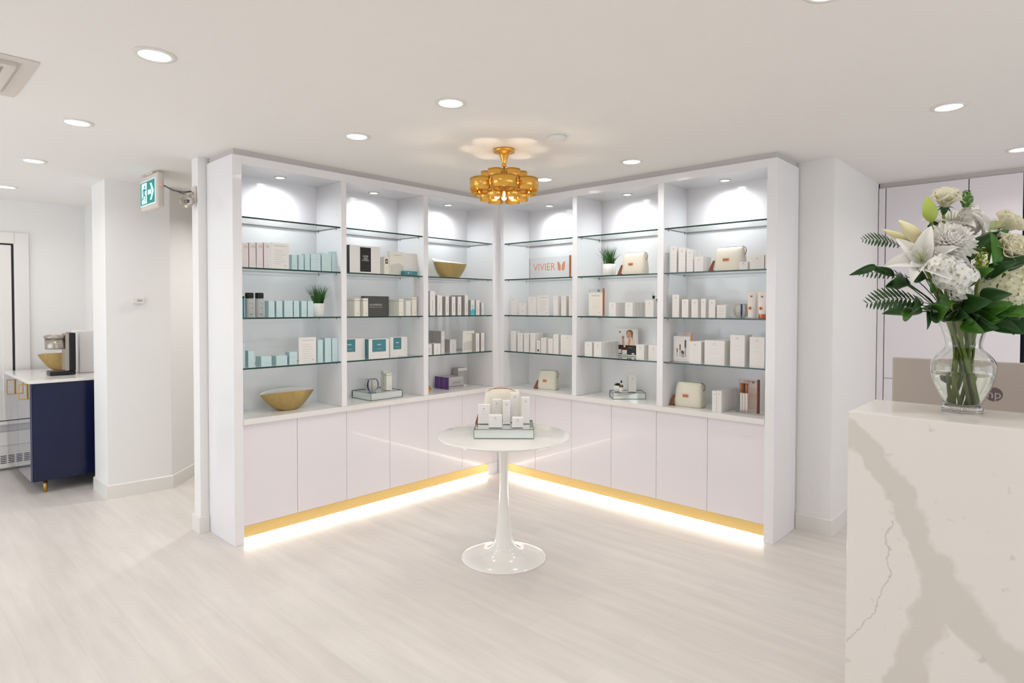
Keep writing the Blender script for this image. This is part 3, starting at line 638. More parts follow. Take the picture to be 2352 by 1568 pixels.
# acrylic sign with the shop lettering
t=T('acrylic_sign','clear acrylic sign reading VIVIER with copper edge, second shelf, fourth bay','sign','R',-.545,.06,SZ[2])
MB().box(-.222,.222,0,.012,0,.178,clearm,side={0:cleare,1:cleare,4:clearm,5:clearm}).build('panel',t)
MB().box(.2225,.234,-.001,.013,0,.182,copper).build('copper_bar',t,bevel=.001)
m=MB().text('VIVIER',.088,orange,x=-.050,z=.092,squash=1.0); bfly(m,.138,.096,.080,orange,-.0008); m.build('lettering',t,recalc=False)

# cream toiletry bags
def bag(label,loc,rz,w,d,h,strap=True,handle=True,lab=True,top=.84):
    t=thing('toiletry_bag',label,'bag',loc,rz,'cream toiletry bags'); m=MB()
    def sec(z,ww,dd,cy,n=32,p=5):
        out=[]
        for k in range(n):
            a=2*PI*k/n; c,s_=math.cos(a),math.sin(a); rr=(abs(c)**p+abs(s_)**p)**(-1/p); out.append((rr*c*ww/2,cy+rr*s_*dd/2,z))
        return out
    S=[(0,.965,.93),(.008,1,1),(h*.3,.995,.98),(h*.6,.965,.82),(h*.82,.93,.62),(h*.92,.90,.46),(h*.975,.86,.30),(h,.80,.14)]
    n=32; vs=[];fs=[]
    for z,a,b in S: vs+=sec(z,w*a,d*b,d/2)
    for i in range(len(S)-1):
        for k in range(n): fs.append((i*n+k,i*n+(k+1)%n,(i+1)*n+(k+1)%n,(i+1)*n+k))
    fs+=[tuple(range(n))[::-1],tuple(range((len(S)-1)*n,len(S)*n))]
    m.add(vs,fs,leath,True); m.build('body',t)
    MB().tube([(-w*.40,d/2,h+.0005),(0,d/2,h+.003),(w*.40,d/2,h+.0005)],.0016,chrome,n=6).build('zip',t)
    if lab: MB().box(-w*.10-.012,w*.10-.012,-.0030+d*.035,.001+d*.05,h*.40,h*.40+.022,orange).front(-w*.08-.012,w*.08-.012,h*.40+.008,h*.40+.013,tan,y=-.0034+d*.035).build('label_patch',t)
    if strap: MB().prism([(-w/2-.001,.018),(-w/2-.030,.004),(-w/2-.026,.016),(-w/2-.001,.03)],.0,h*.06,tan).add([(-w/2+.004,.02,h*.46),(-w/2-.004,.012,h*.46),(-w/2-.034,.0,.002),(-w/2-.004,.004,.002),(-w/2+.004,.026,h*.46),(-w/2-.004,.018,h*.46),(-w/2-.034,.006,.002),(-w/2-.004,.010,.002)],[(0,1,2,3),(7,6,5,4),(0,4,5,1),(1,5,6,2),(2,6,7,3),(3,7,4,0)],tan).build('wrist_strap',t)
    if handle: MB().tube([(w*.34+.02*math.sin(a)*1.2+w*.08,d*.5,h*.99-.028+.030*math.cos(a)) for a in [k*PI*1.15/12-.3 for k in range(13)]],.0025,tan,n=8).build('handle_loop',t)
    return t
l,r=put('R',-.470,.115,SZ[5]); bag('cream toiletry bag with tan loop on the bottom ledge, fourth bay',l,r+.12,.188,.09,.165)
l,r=put('R',-1.378,.045,SZ[2]); bag('cream toiletry bag beside the grass plant, second shelf, fifth bay',l,r,.195,.11,.168)
l,r=put('R',-2.113,.08,SZ[2]); bag('cream toiletry bag behind small carton, second shelf, far-right bay',l,r,.205,.11,.165)
l,r=put('R',-1.812,.100,SZ[5]); bag('cream toiletry bag on the bottom ledge, far-right bay',l,r+.03,.212,.115,.175)

# board stands
def stand(label,u,v,z,w,h,hc,draw,edge=copper,clear=clearm,name='display_stand'):
    t=T(name,label,'display stand','R',u,v,z,'acrylic display stands')
    MB().box(-w/2,w/2,.004,.010,0,hc,clear,side={0:cleare}).build('acrylic_panel',t)
    MB().box(-w/2-.01,w/2+.02,-.01,.05,-.0,.004,clear,side={2:cleare}).build('foot',t)
    m=MB(); draw(m,w,h); m.build('printed_card',t,recalc=False)
    MB().box(w/2+.002,w/2+.012,0,.010,.0045,hc+.002,edge).build('copper_bar',t)
def d1(m,w,h):
    m.box(-w/2,w/2,.0,.003,.004,h,warmw); m.front(-w*.3,w*.3,h*.86,h*.88,bandgr); 
    for k in range(5): m.front(-w*.25,w*.3,h*(.35+.08*k),h*(.35+.08*k)+.0015,greyw,-.0006)
    m.disc(w*.3,h*.15,.004,bandgr); bfly(m,w*.22,h+.016,.02,ink,-.0)
stand('clear stand with cream card and copper edge, third shelf, fifth bay',-1.015,.09,SZ[3],.134,.19,.222,d1)
def d2(m,w,h):
    m.box(-w/2,w/2,0,.003,.004,h,white)
    for x,z0,z1,ww in ((-.28,.2,.52,.03),(-.10,.2,.68,.035),(.02,.18,.45,.05),(.10,.16,.42,.04),(.22,.19,.86,.05)):
        zm=z0+(z1-z0)*.55; m.front(w*(x-ww),w*(x+ww),h*zm,h*z1,ink); m.front(w*(x-ww*.8),w*(x+ww*.8),h*z0,h*zm,bandgr)
    m.front(-w*.35,w*.35,h*.08,h*.10,greyw,-.0006); m.front(w*.05,w*.25,h+.008,h+.022,orange,0)
stand('clear stand with mascara chart card and copper edge, lowest glass shelf, far-right bay',-1.765,.11,SZ[4],.130,.185,.213,d2)
def d3(m,w,h):   # printed picture: person holding a hand up, bottles in front of a dark band
    m.box(-w/2,w/2,0,.003,.004,h,white)
    y=-.0006; m.front(-w/2,w/2,.012,h*.40,inkb,y)
    E=lambda cx,cz,rx,rz,mt,yy:m.disc(w*cx,h*cz,w*rx,mt,yy,20,h*rz)
    m.poly([(w*.0,h*.4),(w*.08,h*.62),(w*.22,h*.66),(w*.36,h*.60),(w*.42,h*.4)],robe,-.0008); m.poly([(w*.06,h*.4),(w*.12,h*.64),(w*.22,h*.64),(w*.16,h*.4)],skin,-.0010)
    E(.16,.84,.17,.13,hair,-.0009); E(.12,.77,.12,.13,skin,-.0012); m.poly([(w*.24,h*.7),(w*.30,h*.62),(w*.32,h*.82),(w*.26,h*.85)],hair,-.0013)
    m.front(w*.04,w*.07,h*.785,h*.795,hair,-.0014); m.front(w*.13,w*.17,h*.785,h*.795,hair,-.0014); m.front(w*.06,w*.13,h*.70,h*.708,redd,-.0014)
    E(-.17,.62,.05,.08,skin,-.0012); m.poly([(-w*.2,h*.4),(-w*.2,h*.6),(-w*.13,h*.6),(-w*.06,h*.4)],skin,-.0011)
    for k in range(4): m.poly([(w*(-.22+.03*k),h*.66),(w*(-.23+.035*k),h*.74),(w*(-.21+.035*k),h*.745),(w*(-.195+.03*k),h*.66)],skin,-.0012)
    m.front(-w*.42,-w*.25,.02,h*.24,white,-.0012); m.front(-w*.37,-w*.30,h*.24,h*.40,amber,-.0012)
    m.front(-w*.21,w*.03,.014,h*.22,white,-.0014); m.front(-w*.19,w*.01,h*.22,h*.32,amber,-.0014); m.front(-w*.13,-w*.05,h*.32,h*.50,robe,-.0014)
    m.front(w*.27,w*.40,.014,h*.12,white,-.0014); m.front(w*.08,w*.28,h*.30,h*.31,bandgr,-.0012); bfly(m,-w*.33,h*.88,.016,ink,-.0008)
t0=stand('clear stand with photo of person raising a hand, lowest glass shelf, fifth bay',-1.19,.275,SZ[4],.19,.222,.225,d3,edge=pinkw)
# acrylic bottle stand at right of the fifth bay
t=T('display_stand','clear stand with black capped tester bottle, third shelf, fifth bay','display stand','R',-1.515,.20,SZ[3],'acrylic display stands')
MB().box(-.05,.085,.004,.010,0,.185,clearm,side={0:cleare}).build('acrylic_panel',t)
MB().box(-.05,.085,-.02,.05,0,.004,clearm,side={2:cleare}).build('foot',t)
MB().box(-.005,.08,.0,.003,.02,.17,pinkw).box(-.01,.03,-.012,-.001,.11,.135,black).build('printed_card',t)
MB().lathe([(.011,.0045),(.011,.125),(.006,.13),(.006,.14)],pinkw,n=16,c=(-.03,-.01,0)).lathe([(.009,.14),(.009,.162),(0,.162)],black,n=16,c=(-.03,-.01,0)).build('tester_bottle',t)
# blush display block with copper capped vials
t=T('display_stand','blush acrylic stand with copper capped vials on the bottom ledge, far-right bay','display stand','R',-2.245,.135,SZ[5],'acrylic display stands')
MB().box(-.065,.065,.012,.02,.008,.235,clearp,side={0:cleare}).build('acrylic_panel',t)
MB().box(-.085,.085,-.02,.06,0,.008,clearm,side={2:cleare,0:cleare}).build('foot',t)
MB().box(.058,.068,.004,.03,.008,.235,coppd).build('copper_bar',t)
m=MB().text('VIVIER',.019,ink,x=-.008,z=.218); bfly(m,.034,.218,.018,ink,0); m.front(-.01,.045,.125,.128,copper,.0); m.front(-.005,.04,.112,.115,copper,0); m.build('lettering',t,recalc=False)
for k in range(3): MB().lathe([(.0075,.012),(.0085,.03),(.0085,.135),(.006,.14)],tubem,n=14,c=(-.046+.0185*k,0,0)).lathe([(.0075,.14),(.0075,.205),(0,.206)],[copper,coppd,copper][k],n=14,c=(-.046+.0185*k,0,0)).build('vial',t)
# cream tubes
def tube_(label,u,v,h,w,cap):
    t=T('cream_tube',label,'tube','R',u,v,SZ[3],'white cream tubes'); N=24; c0=.0 if not cap else .026; vs=[];fs=[]
    S=[(c0,.72,.72),(c0+.012,.76,.70),(h*.5,.86,.46),(h*.85,.97,.14),(h*.93,1,.05),(h,1,.045)]
    for z,a,b in S:
        for k in range(N): q=2*PI*k/N; vs.append((w/2*a*math.cos(q),w/2*b*math.sin(q),z))
    for i in range(len(S)-1):
        for k in range(N): fs.append((i*N+k,i*N+(k+1)%N,(i+1)*N+(k+1)%N,(i+1)*N+k))
    fs+=[tuple(range(N))[::-1],tuple(range((len(S)-1)*N,len(S)*N))]
    MB().add(vs,fs,tubem,True).build('tube_body',t)
    if cap: MB().lathe([(w*.37,0),(w*.38,.003),(w*.38,.026),(0,.026)],copper,n=24).build('cap',t)
    m=MB(); yb=-w*.5*.60; m.disc(-.004,h*.37,.011,copper,yb-.004); m.disc(-.004,h*.37,.006,coppd,yb-.0045)
    yt=-w*.5*.30; bfly(m,0,h*.80,.013,ink,yt-.004); m.front(-w*.2,w*.2,h*.62,h*.628,greyw,yt-.010); m.build('print',t,recalc=False)
tube_('white cream tube with copper badge, left of two, third shelf, far-right bay',-2.280,.10,.183,.074,False)
tube_('white cream tube with copper cap, right of two, third shelf, far-right bay',-2.365,.062,.178,.070,True)
# tray of the fifth bay
A=-PI/4-.03
tr=thing('mirrored_tray','mirrored tray on the bottom ledge of the fifth bay','tray',(.141,-1.308,SZ[5]),A-.04+.0,0)
bpy.data.objects.remove(tr)
th=math.atan2(-1.398+1.213,.229-.051)
tray('mirrored tray on the bottom ledge of the fifth bay',(.140,-1.3055,SZ[5]),th,.257,.16,.052)
def on_tray(u,v,origin=(.140,-1.3055),ang=th): return (origin[0]+math.cos(ang)*u-math.sin(ang)*v,origin[1]+math.sin(ang)*u+math.cos(ang)*v)
x,y=on_tray(-.075,.085); t=thing('potted_succulent','small succulent in white pot on the mirrored tray, fifth bay','potted plant',(x,y,SZ[5]+.0525),th)
MB().lathe([(.026,0),(.034,.008),(.036,.048),(.032,.048),(.031,.04),(0,.04)],potm,n=28).build('pot',t)
m=MB(); rnd=random.Random(4)
for k in range(34):
    a=k*2.4; e=.25+1.2*(1-k/34); L=.034*(.6+.5*(1-k/34)); dx=Vector((math.cos(a)*math.sin(e),math.sin(a)*math.sin(e),math.cos(e))); sd=dx.cross(Vector((0,0,1))).normalized()
    b0=Vector((0,0,.042))+dx*.004; p1=b0+dx*L*.55; p2=b0+dx*L; w_=.0065; up=sd.cross(dx)*.003
    m.add([tuple(b0-sd*.003),tuple(b0+sd*.003),tuple(p1+sd*w_),tuple(p2),tuple(p1-sd*w_),tuple(p1+up)],[(0,1,5),(1,2,5),(2,3,5),(3,4,5),(4,0,5),(0,4,3,2,1)],grassl)
m.build('succulent_leaves',t)
x,y=on_tray(-.058,.03); t=thing('dropper_bottle','amber dropper bottle with black top on the mirrored tray, fifth bay','bottle',(x,y,SZ[5]+.0525),th)
MB().lathe([(.015,0),(.017,.003),(.017,.038),(.016,.040)],white,n=24).build('bottle_label',t)
MB().lathe([(.0165,.0402),(.0165,.046),(.010,.056),(.0085,.060),(0,.06)],amber,n=24).build('bottle_shoulder',t)
MB().lathe([(.009,.0605),(.009,.072),(0,.072)],white,n=20).build('collar',t); MB().lathe([(.006,.0722),(.0065,.085),(.003,.094),(0,.095)],black,n=16).build('dropper_bulb',t)
x,y=on_tray(.035,.05); o=carton(.062,.125,.05,'butterfly').build('carton'); setloc(o,(x,y,SZ[5]+.0525),th); tag(o,'white carton standing on the mirrored tray, fifth bay','box')

# ------------------------------------------------------------------ tulip table and what stands on it
TX,TY=-1.32,-1.34; FA=math.atan2(-.731,.682)
t=thing('tulip_table','round white pedestal table in front of the shelf corner','table',(TX,TY,0))
MB().lathe([(0,.724),(.30,.724),(.385,.733),(.402,.741),(.404,.744),(.402,.747),(.395,.7485),(0,.7485)],tulip,n=96).build('tabletop',t)
MB().lathe([(.255,0),(.256,.004),(.250,.008),(.21,.016),(.15,.026),(.10,.042),(.066,.075),(.052,.12),(.043,.20),(.034,.30),(.027,.40),(.0245,.47),(.027,.55),(.034,.64),(.043,.70),(.048,.7245),(0,.7245)],tulip,n=72).build('pedestal',t)
fh=Vector((.7311,.6823,0)); rh=Vector((.6823,-.7311,0)); TC=Vector((TX,TY,.749))
def tp(a,off,z=0): p=TC+rh*a+fh*off; return (p.x,p.y,.749+z)
tray('mirrored tray on the round white table',tp(.001,-.126),FA,.353,.30,.056)
TZ=.0565
for nm,a0,a1,zt,off,d in (('short white carton at the left end of the tray',-.161,-.088,.92,.045,.05),('white carton second from left on the tray',-.074,-.020,.944,.10,.045),
  ('slim white carton in the middle of the tray, front row',-.008,.038,.949,.035,.04),('tallest white carton behind the middle of the tray',.040,.091,.985,.10,.05),('white carton at the right end of the tray',.108,.157,.965,.055,.045),
  ('low white carton at the front left of the tray',-.091,-.011,.877,-.075,.05),('low white carton at the front right of the tray',.049,.116,.862,-.072,.05)):
    o=carton(a1-a0,zt-.8055,d,'butterfly').build('carton'); setloc(o,tp((a0+a1)/2,off,TZ),FA); tag(o,nm+', round table','box','cartons on the tray of the round table')
bag('cream toiletry bag standing behind cartons on the round table tray',tp(-.015,.150-.0,TZ),FA,.215,.022+.0,.185,strap=False,handle=False,lab=False) if 0 else None
bt=bag('cream toiletry bag behind the cartons on the round table',tp(-.012,.180,0),FA,.245,.10,.245,strap=False,handle=False,lab=False)
MB().tube([(-.10+.02*k,.03,.232+.022*math.sin(k/9*PI)+.004) for k in range(10)],.002,copper,n=6).build('piping',bt)
MB().tube([(-.135,-.02,.14),(-.150,-.03,.10),(-.165,-.05,.05),(-.168,-.06,.012)],.006,tan,n=6,r1=.0035).build('wrist_strap',bt)

# ------------------------------------------------------------------ brass chandelier
CX,CY=-1.197,-1.219
t=thing('chandelier','brass scalloped chandelier hanging over the round table','ceiling light',(CX,CY,H))
MB().lathe([(.0,0),(.066,0),(.067,-.006),(.066,-.020),(.036,-.024),(.030,-.040),(.018,-.065),(.0135,-.090),(.0135,-.094),(.015,-.095),(.015,-.108),(0,-.108)],brass,n=40).build('canopy',t)
MB().lathe([(.006,-.108),(.006,-.235),(.014,-.237),(.014,-.262),(.004,-.266),(0,-.266)],brass,n=16).build('stem',t)
def lobe(R,r,z0,z1,ang,half):
    m=MB(); N=22; c=Vector((R*math.cos(ang),R*math.sin(ang),0)); e=.0010
    def P(k,rr):
        q=-half+2*half*k/N; cc,ss=math.cos(q),math.sin(q); p=2.5; s_=(abs(cc)**p+abs(ss)**p)**(-1/p)
        x=rr*s_*cc; y=rr*s_*ss
        return (c.x+x*math.cos(ang)-y*math.sin(ang),c.y+x*math.sin(ang)+y*math.cos(ang))
    vs=[]
    for k in range(N+1):
        a=P(k,r);b=P(k,r-e*2); vs+=[(a[0],a[1],z0),(a[0],a[1],z1),(b[0],b[1],z1),(b[0],b[1],z0)]
    fs=[]
    for k in range(N):
        for j in range(4): fs.append((4*k+j,4*k+(j+1)%4,4*k+4+(j+1)%4,4*k+4+j))
    fs+=[(0,1,2,3),(4*N+3,4*N+2,4*N+1,4*N)]
    m.add(vs,fs,brass,True); return m
va=math.atan2(-3.8982-CY,-3.9919-CX)   # direction of the room entrance, one lobe faces it
for k in range(6): lobe(.150,.078,-.272,-.197,va+k*PI/3,PI*.52).build('shade_petal',t,recalc=True)
for k in range(6):
    lobe(.098,.048,-.207,-.142,va+PI/6+k*PI/3,PI*.56).build('shade_petal',t); lobe(.104,.048,-.322,-.258,va+PI/6+k*PI/3,PI*.56).build('shade_petal',t)
for z,r in ((-.235,.15),(-.17,.10),(-.29,.104)):
    sp=MB()
    for k in range(6): a=va+k*PI/3+(PI/6 if r<.14 else 0); sp.tube([(0,0,z),(r*.72*math.cos(a),r*.72*math.sin(a),z)],.0028,brass,n=6)
    sp.build('spoke_frame',t)
for k in range(4):
    a=va+k*PI/2; x,y=.045*math.cos(a),.045*math.sin(a)
    b=MB().lathe([(.008,-.275),(.008,-.240),(0,-.240)],brassd,n=12,c=(x,y,0)).build('bulb_socket',t)
    MB().lathe([(0,-.312),(.011,-.308),(.016,-.296),(.011,-.282),(.006,-.2755)],bulbm,n=16,c=(x,y,0)).build('bulb',b)
li=bpy.data.lights.new('chandelier_lamp','POINT'); li.energy=PW_CH; li.color=(1,.88,.68); li.shadow_soft_size=.012
lo=bpy.data.objects.new('chandelier_lamp',li); COL.objects.link(lo); lo.parent=t; lo.location=(0,0,-.290)

# ------------------------------------------------------------------ exit sign, emergency head, thermostat
t=thing('exit_sign','lit green running man exit sign hanging from the ceiling','exit sign',(-2.501,1.385,H),RR)
m=MB().box(0,.377,0,.052,-.272,-.012,plast); m.build('housing',t,bevel=.018,seg=4)
MB().box(.12,.26,.006,.046,-.012,0,plast).build('ceiling_mount',t,bevel=.003)
m=MB(); a,b,c,d=.022,.345,-.232,-.062
m.box(a-.006,b+.006,-.004,0,c-.006,d+.006,exitw); m.front(a,b,c,d,exitg,-.0048)
dx0,dx1=a+.030,a+.150
m.front(dx0,dx1,c+.008,d-.008,exitw,-.0054)
def line(p,q,w_,mt,y):
    (x0,z0),(x1,z1)=p,q; L=math.hypot(x1-x0,z1-z0); nx,nz=-(z1-z0)/L*w_/2,(x1-x0)/L*w_/2
    m.poly([(x0+nx,z0+nz),(x0-nx,z0-nz),(x1-nx,z1-nz),(x1+nx,z1+nz)],mt,y)
ox,oz=(dx0+dx1)/2,(c+d)/2
m.disc(ox+.012,oz+.050,.011,exitg,-.006,16)
for p,q,w_ in (((.006,.034),(-.008,-.006),.026),((.004,.030),(.034,.020),.010),((.034,.020),(.048,.034),.009),((-.002,.030),(-.030,.024),.010),((-.030,.024),(-.038,.0),.009),((-.006,-.004),(.026,-.022),.013),((.026,-.022),(.020,-.060),.012),((-.008,-.004),(-.024,-.034),.013),((-.024,-.034),(-.052,-.040),.012)):
    line((ox+p[0],oz+p[1]),(ox+q[0],oz+q[1]),w_,exitg,-.006)
ax=a+.175; 
m.poly([(ax,oz-.017),(ax+.075,oz-.017),(ax+.075,oz+.017),(ax,oz+.017)],exitw,-.006)
m.poly([(ax+.045,oz+.062),(ax+.085,oz+.062),(ax+.135,oz),(ax+.085,oz-.062),(ax+.045,oz-.062),(ax+.092,oz)],exitw,-.0062)
m.build('pictogram_panel',t,recalc=False)
il=MB().lathe([(.004,0),(.004,.002),(0,.002)],redl,n=12).build('indicator_light',t); il.location=(.3772,.024,-.11); il.rotation_euler=(0,PI/2,0)
t=thing('emergency_light','round grey emergency lamp head on a bracket at the wall end','emergency light',(-2.436,.47,2.262))
MB().box(-.012,-.001,-.035,.03,-.05,.062,plast).build('wall_bracket',t,bevel=.003)
MB().tube([(-.010,0,.02),(-.045,-.01,.005),(-.055,-.015,-.02)],.009,plast,n=10).build('arm',t)
hd=MB().lathe([(.0,.030),(.030,.026),(.044,.008),(.046,0),(.043,-.004),(.040,-.001),(.016,.006),(0,.004)],steel,n=32).build('lamp_head',t)
hd.location=(-.060,-.020,-.045); hd.rotation_euler=(-(PI/2-.25),0,-.75)
hd2=MB().lathe([(.012,-.006),(.010,-.001),(0,-.001)],chrome,n=20).build('lamp_lens',hd)
cb=MB().tube([(-2.451,1.004,2.398),(-2.47,.95,2.392),(-2.462,.80,2.340),(-2.455,.62,2.305),(-2.452,.49,2.293)],.0045,black,n=8).tube([(-2.460,.72,2.322),(-2.458,.60,2.288),(-2.450,.495,2.262)],.003,black,n=6).build('cable'); tag(cb,'black cable from the exit sign to the emergency lamp','cable')
t=thing('thermostat','small white thermostat on the white column wall','thermostat',(-2.444,1.6805,1.57),-.085)
MB().box(-.040,.040,-.022,-.001,-.024,.024,trimm).build('case',t,bevel=.003); MB().front(-.008,.028,-.009,.007,bandgr,-.0225).build('screen',t,recalc=False)

# ------------------------------------------------------------------ navy sideboard with coffee things
t=thing('sideboard','navy blue glossy sideboard with brass legs and white top at the far left','cabinet',(-2.76,2.80,0))
MB().box(-.285,.33,-.56,.55,.105,.899,navy).build('body',t,bevel=.002)
for y0,y1,yh,z0,z1 in ((-.552,-.003,-.47,.768,.893),(0.0,.545,.10,.755,.885)):
    dd=MB().box(-.300,-.2855,y0,y1,.108,.893,navyd).build('door',t,bevel=.0015)
    hh=MB(); xo,xi=-.358,-.300; w_=.007
    hh.box(xo,xo+w_,yh,yh+w_,z0,z1,brassd).box(xi-w_,xi-.0003,yh,yh+w_,z0,z1,brassd).box(xo+w_,xi-w_,yh,yh+w_,z1-w_,z1,brassd).box(xo+w_,xi-w_,yh,yh+w_,z0,z0+w_,brassd); hh.build('handle',dd,bevel=.001)
for x in(-.20,.27):
    for y in(-.505,.49): MB().lathe([(.009,0),(.012,.004),(.016,.104),(0,.104)],brassd,n=20,c=(x,y,0)).build('leg',t)
tp_=MB().box(-.312,.335,-.578,.555,.900,.925,quartz).build('worktop',t,bevel=.002)
TP=.926
t=thing('coffee_maker','steel and black coffee maker on the white sideboard top','coffee maker',(-2.775,2.62,TP))
MB().box(-.10,.085,-.075,.075,0,.035,black).build('drip_base',t,bevel=.008,seg=3); MB().box(.042,.085,-.08,.08,.036,.365,black).build('back_column',t,bevel=.005); MB().box(.012,.0415,-.07,.07,.0355,.36,steel).build('steel_column',t,bevel=.003)
MB().lathe([(.0,.225),(.072,.225),(.076,.235),(.076,.315),(0,.315)],steel,n=36,c=(-.045,0,0)).build('brew_head',t); MB().lathe([(.079,.3155),(.079,.340),(.07,.347),(0,.347)],steel,n=36,c=(-.045,0,0)).build('lid',t)
MB().box(-.13,-.10,-.012,.012,.325,.337,steel).build('lid_tab',t)
bowl('gold pointed bowl behind the coffee maker on the sideboard',None,0,0,0,.19,.11,.145,.06,goldleaf,potm,gb,loc=(-2.683,3.08,TP),rz=0)
o=MB().box(-.105,.085,0,.30,0,.375,white).build('storage_box',bevel=.006); setloc(o,(-2.535,2.66,TP)); tag(o,'plain white box at the right end of the sideboard top','box')

# ------------------------------------------------------------------ reception counter
marble=marble_material()
t=thing('reception_counter','tall white veined quartz reception counter at the right','counter',(-1.58,-4.6,0))
MB().box(-.18,-.155,-1.6,1.262,0,1.18,marble).build('front_slab',t,bevel=.002)
MB().box(-.1548,.18,-1.6,1.262,1.155,1.18,marble).build('top_slab',t,bevel=.002)
MB().box(-.1548,.17,1.236,1.262,0,1.1548,marble).build('end_slab',t)
MB().box(.10,.12,-1.6,1.235,0,1.1548,white).build('rear_panel',t)
MB().box(.1205,.85,-1.6,1.235,.715,.74,white).build('desk_worktop',t,bevel=.002)
for y in(-1.55,1.1): MB().box(.78,.83,y,y+.05,0,.7145,white).build('desk_leg',t)
rzm=math.atan2(-1,0)  # monitor back turned to the visitor
t=thing('monitor','silver monitor seen from the back behind the reception counter','monitor',(-1.02,-3.655,.741),-PI/2+.07)
MB().box(-.335,.335,0,.022,.29,.575,monm).build('rear_shell',t,bevel=.006,seg=3); MB().box(-.325,.325,.0225,.026,.30,.565,black).build('screen',t)
MB().box(-.04,.04,-.012,-.0005,.10,.32,monm).build('stand_neck',t,bevel=.003); MB().box(-.13,.13,-.09,.11,0,.010,monm).box(-.04,.04,-.012,.0,.010,.10,monm).build('stand_foot',t)
m=MB().disc(0,.45,.027,hpm,-.0007,32); m.text('hp',.046,monm,x=0,z=.449,y=-.0012); m.build('logo',t,recalc=False)

# glass vase
V=(-1.498,-3.612,1.1805); VA=math.atan2(-.7311,.6823)
outp=[(.060,0),(.066,.003),(.066,.012),(.058,.018),(.062,.030),(.082,.065),(.100,.105),(.107,.140),(.101,.168),(.082,.190),(.064,.204),(.0575,.213),(.0595,.228),(.068,.260),(.0835,.2935),(.0841,.2955),(.0839,.2964),(.0834,.2968)]
inp=[(.0815,.2968),(.0810,.2964),(.0808,.2955)]+[(r-.0030,z) for r,z in outp[::-1] if z<.2945][:-4]+[(.05,.020),(.0,.019)]

def chaikin(p): return [p[0]]+[q for a,b in zip(p,p[1:]) for q in ((a[0]*.75+b[0]*.25,a[1]*.75+b[1]*.25),(a[0]*.25+b[0]*.75,a[1]*.25+b[1]*.75))]+[p[-1]]
i4=[k for k,q in enumerate(outp) if q[1]>=.018][0]; outp=outp[:i4]+chaikin(chaikin(outp[i4:-3]))+outp[-3:]
j4=[k for k,q in enumerate(inp) if q[1]>=.03][-1]; inp=inp[:3]+chaikin(chaikin(inp[3:j4+1]))+inp[j4+1:]
outp=[(r*.86,z) for r,z in outp]; inp=[(r*.86,z) for r,z in inp]; prof=outp+inp
v=MB().lathe([(0,0),(.050,0)]+prof,vasem,n=72).build('glass_vase'); setloc(v,V,VA); tag(v,'round bellied clear glass vase holding flowers on the counter','vase')
wp=[(0,.0195),(.0480,.0205),(.0560,.034),(.0760,.066),(.0880,.088),(.0950,.106),(.0990,.120),(.1005,.130),(0,.130)]
wa=MB().lathe([(r*.86,z) for r,z in wp],waterm,n=64).build('water'); setloc(wa,V,VA); tag(wa,'clear water filling the lower half of the vase','water')

# ------------------------------------------------------------------ flowers (local x = right, y = away, z = up from the vase foot)
rf=random.Random(8)
def fl(name,label,cat,P,group=None):
    t=thing(name,label,cat,V,VA,group); return t
NS=[0]
def stem(t,P,r=.0044,m_=None,leaves=True):
    NS[0]+=1; k=NS[0]; x,y,z=P; a=math.atan2(y,x)+rf.uniform(-.5,.5); q=.012+.022*rf.random()
    neck=(q*math.cos(a),q*math.sin(a),.222); b=a+PI*.6+rf.uniform(-1.2,1.2); rb=.024+.013*rf.random()
    pts=[(rb*math.cos(b),rb*math.sin(b),.024),((neck[0]+rb*math.cos(b))*.66,(neck[1]+rb*math.sin(b))*.66,.12),neck,(neck[0]*1.4+(x-neck[0])*.12,neck[1]*1.4+(y-neck[1])*.12,.262)]
    e=Vector(P); h_=math.hypot(x,y) or 1; q2=min(.046,h_); pts[-1]=(x/h_*q2*.72,y/h_*q2*.72,.262); pts.append((x/h_*q2,y/h_*q2,.302)); s=Vector(pts[-1])
    for i in (1,2,3):
        f=i/4; p=s.lerp(e,f); p.z+=(.012 if e.z>.36 else .02)*math.sin(PI*f)*(1 if e.z>.4 else .3); pts.append(tuple(p))
    pts.append(tuple(e)); MB().tube(pts,r,m_ or stemm,n=7).build('stem',t)
def frame(P,d,up=(0,0,1)):
    d=Vector(d).normalized(); u=Vector(up); x=u.cross(d); x=Vector((1,0,0)).cross(d) if x.length<1e-3 else x; x.normalize(); y=d.cross(x)
    return Matrix(((x.x,y.x,d.x,P[0]),(x.y,y.y,d.y,P[1]),(x.z,y.z,d.z,P[2]),(0,0,0,1)))
def petal(m,M,ang,L,W,open_,curl,mt,cup=.25,z0=0,point=1.0,nu=8,nv=6,blunt=False):
    """petal rising from the centre of frame M, opening by open_ radians from the axis, tip curling back"""
    def f(u,v):
        s_=u*(1-(.22*(2*v-1)**2 if blunt else 0)); w=W*(.3+.7*math.sin(PI*.5*min(1,s_*1.5))) if blunt else W*math.sin(PI*min(1,s_**.75*.93+.07))**point*(1-.25*s_); x=(v-.5)*2*w*.5
        th=open_+curl*s_*s_; r=0; 
        rr=0; zz=0; n=6
        for i in range(n):
            tt=s_*(i+.5)/n; q=open_+curl*tt*tt; rr+=math.sin(q)*L*s_/n; zz+=math.cos(q)*L*s_/n
        c=cup*w*((v-.5)*2)**2
        rr-=c*math.cos(th); zz+=c*math.sin(th)
        X=rr*math.cos(ang)-x*math.sin(ang); Y=rr*math.sin(ang)+x*math.cos(ang)
        return M@Vector((X,Y,zz+z0))
    m.grid(f,nu,nv,mt)
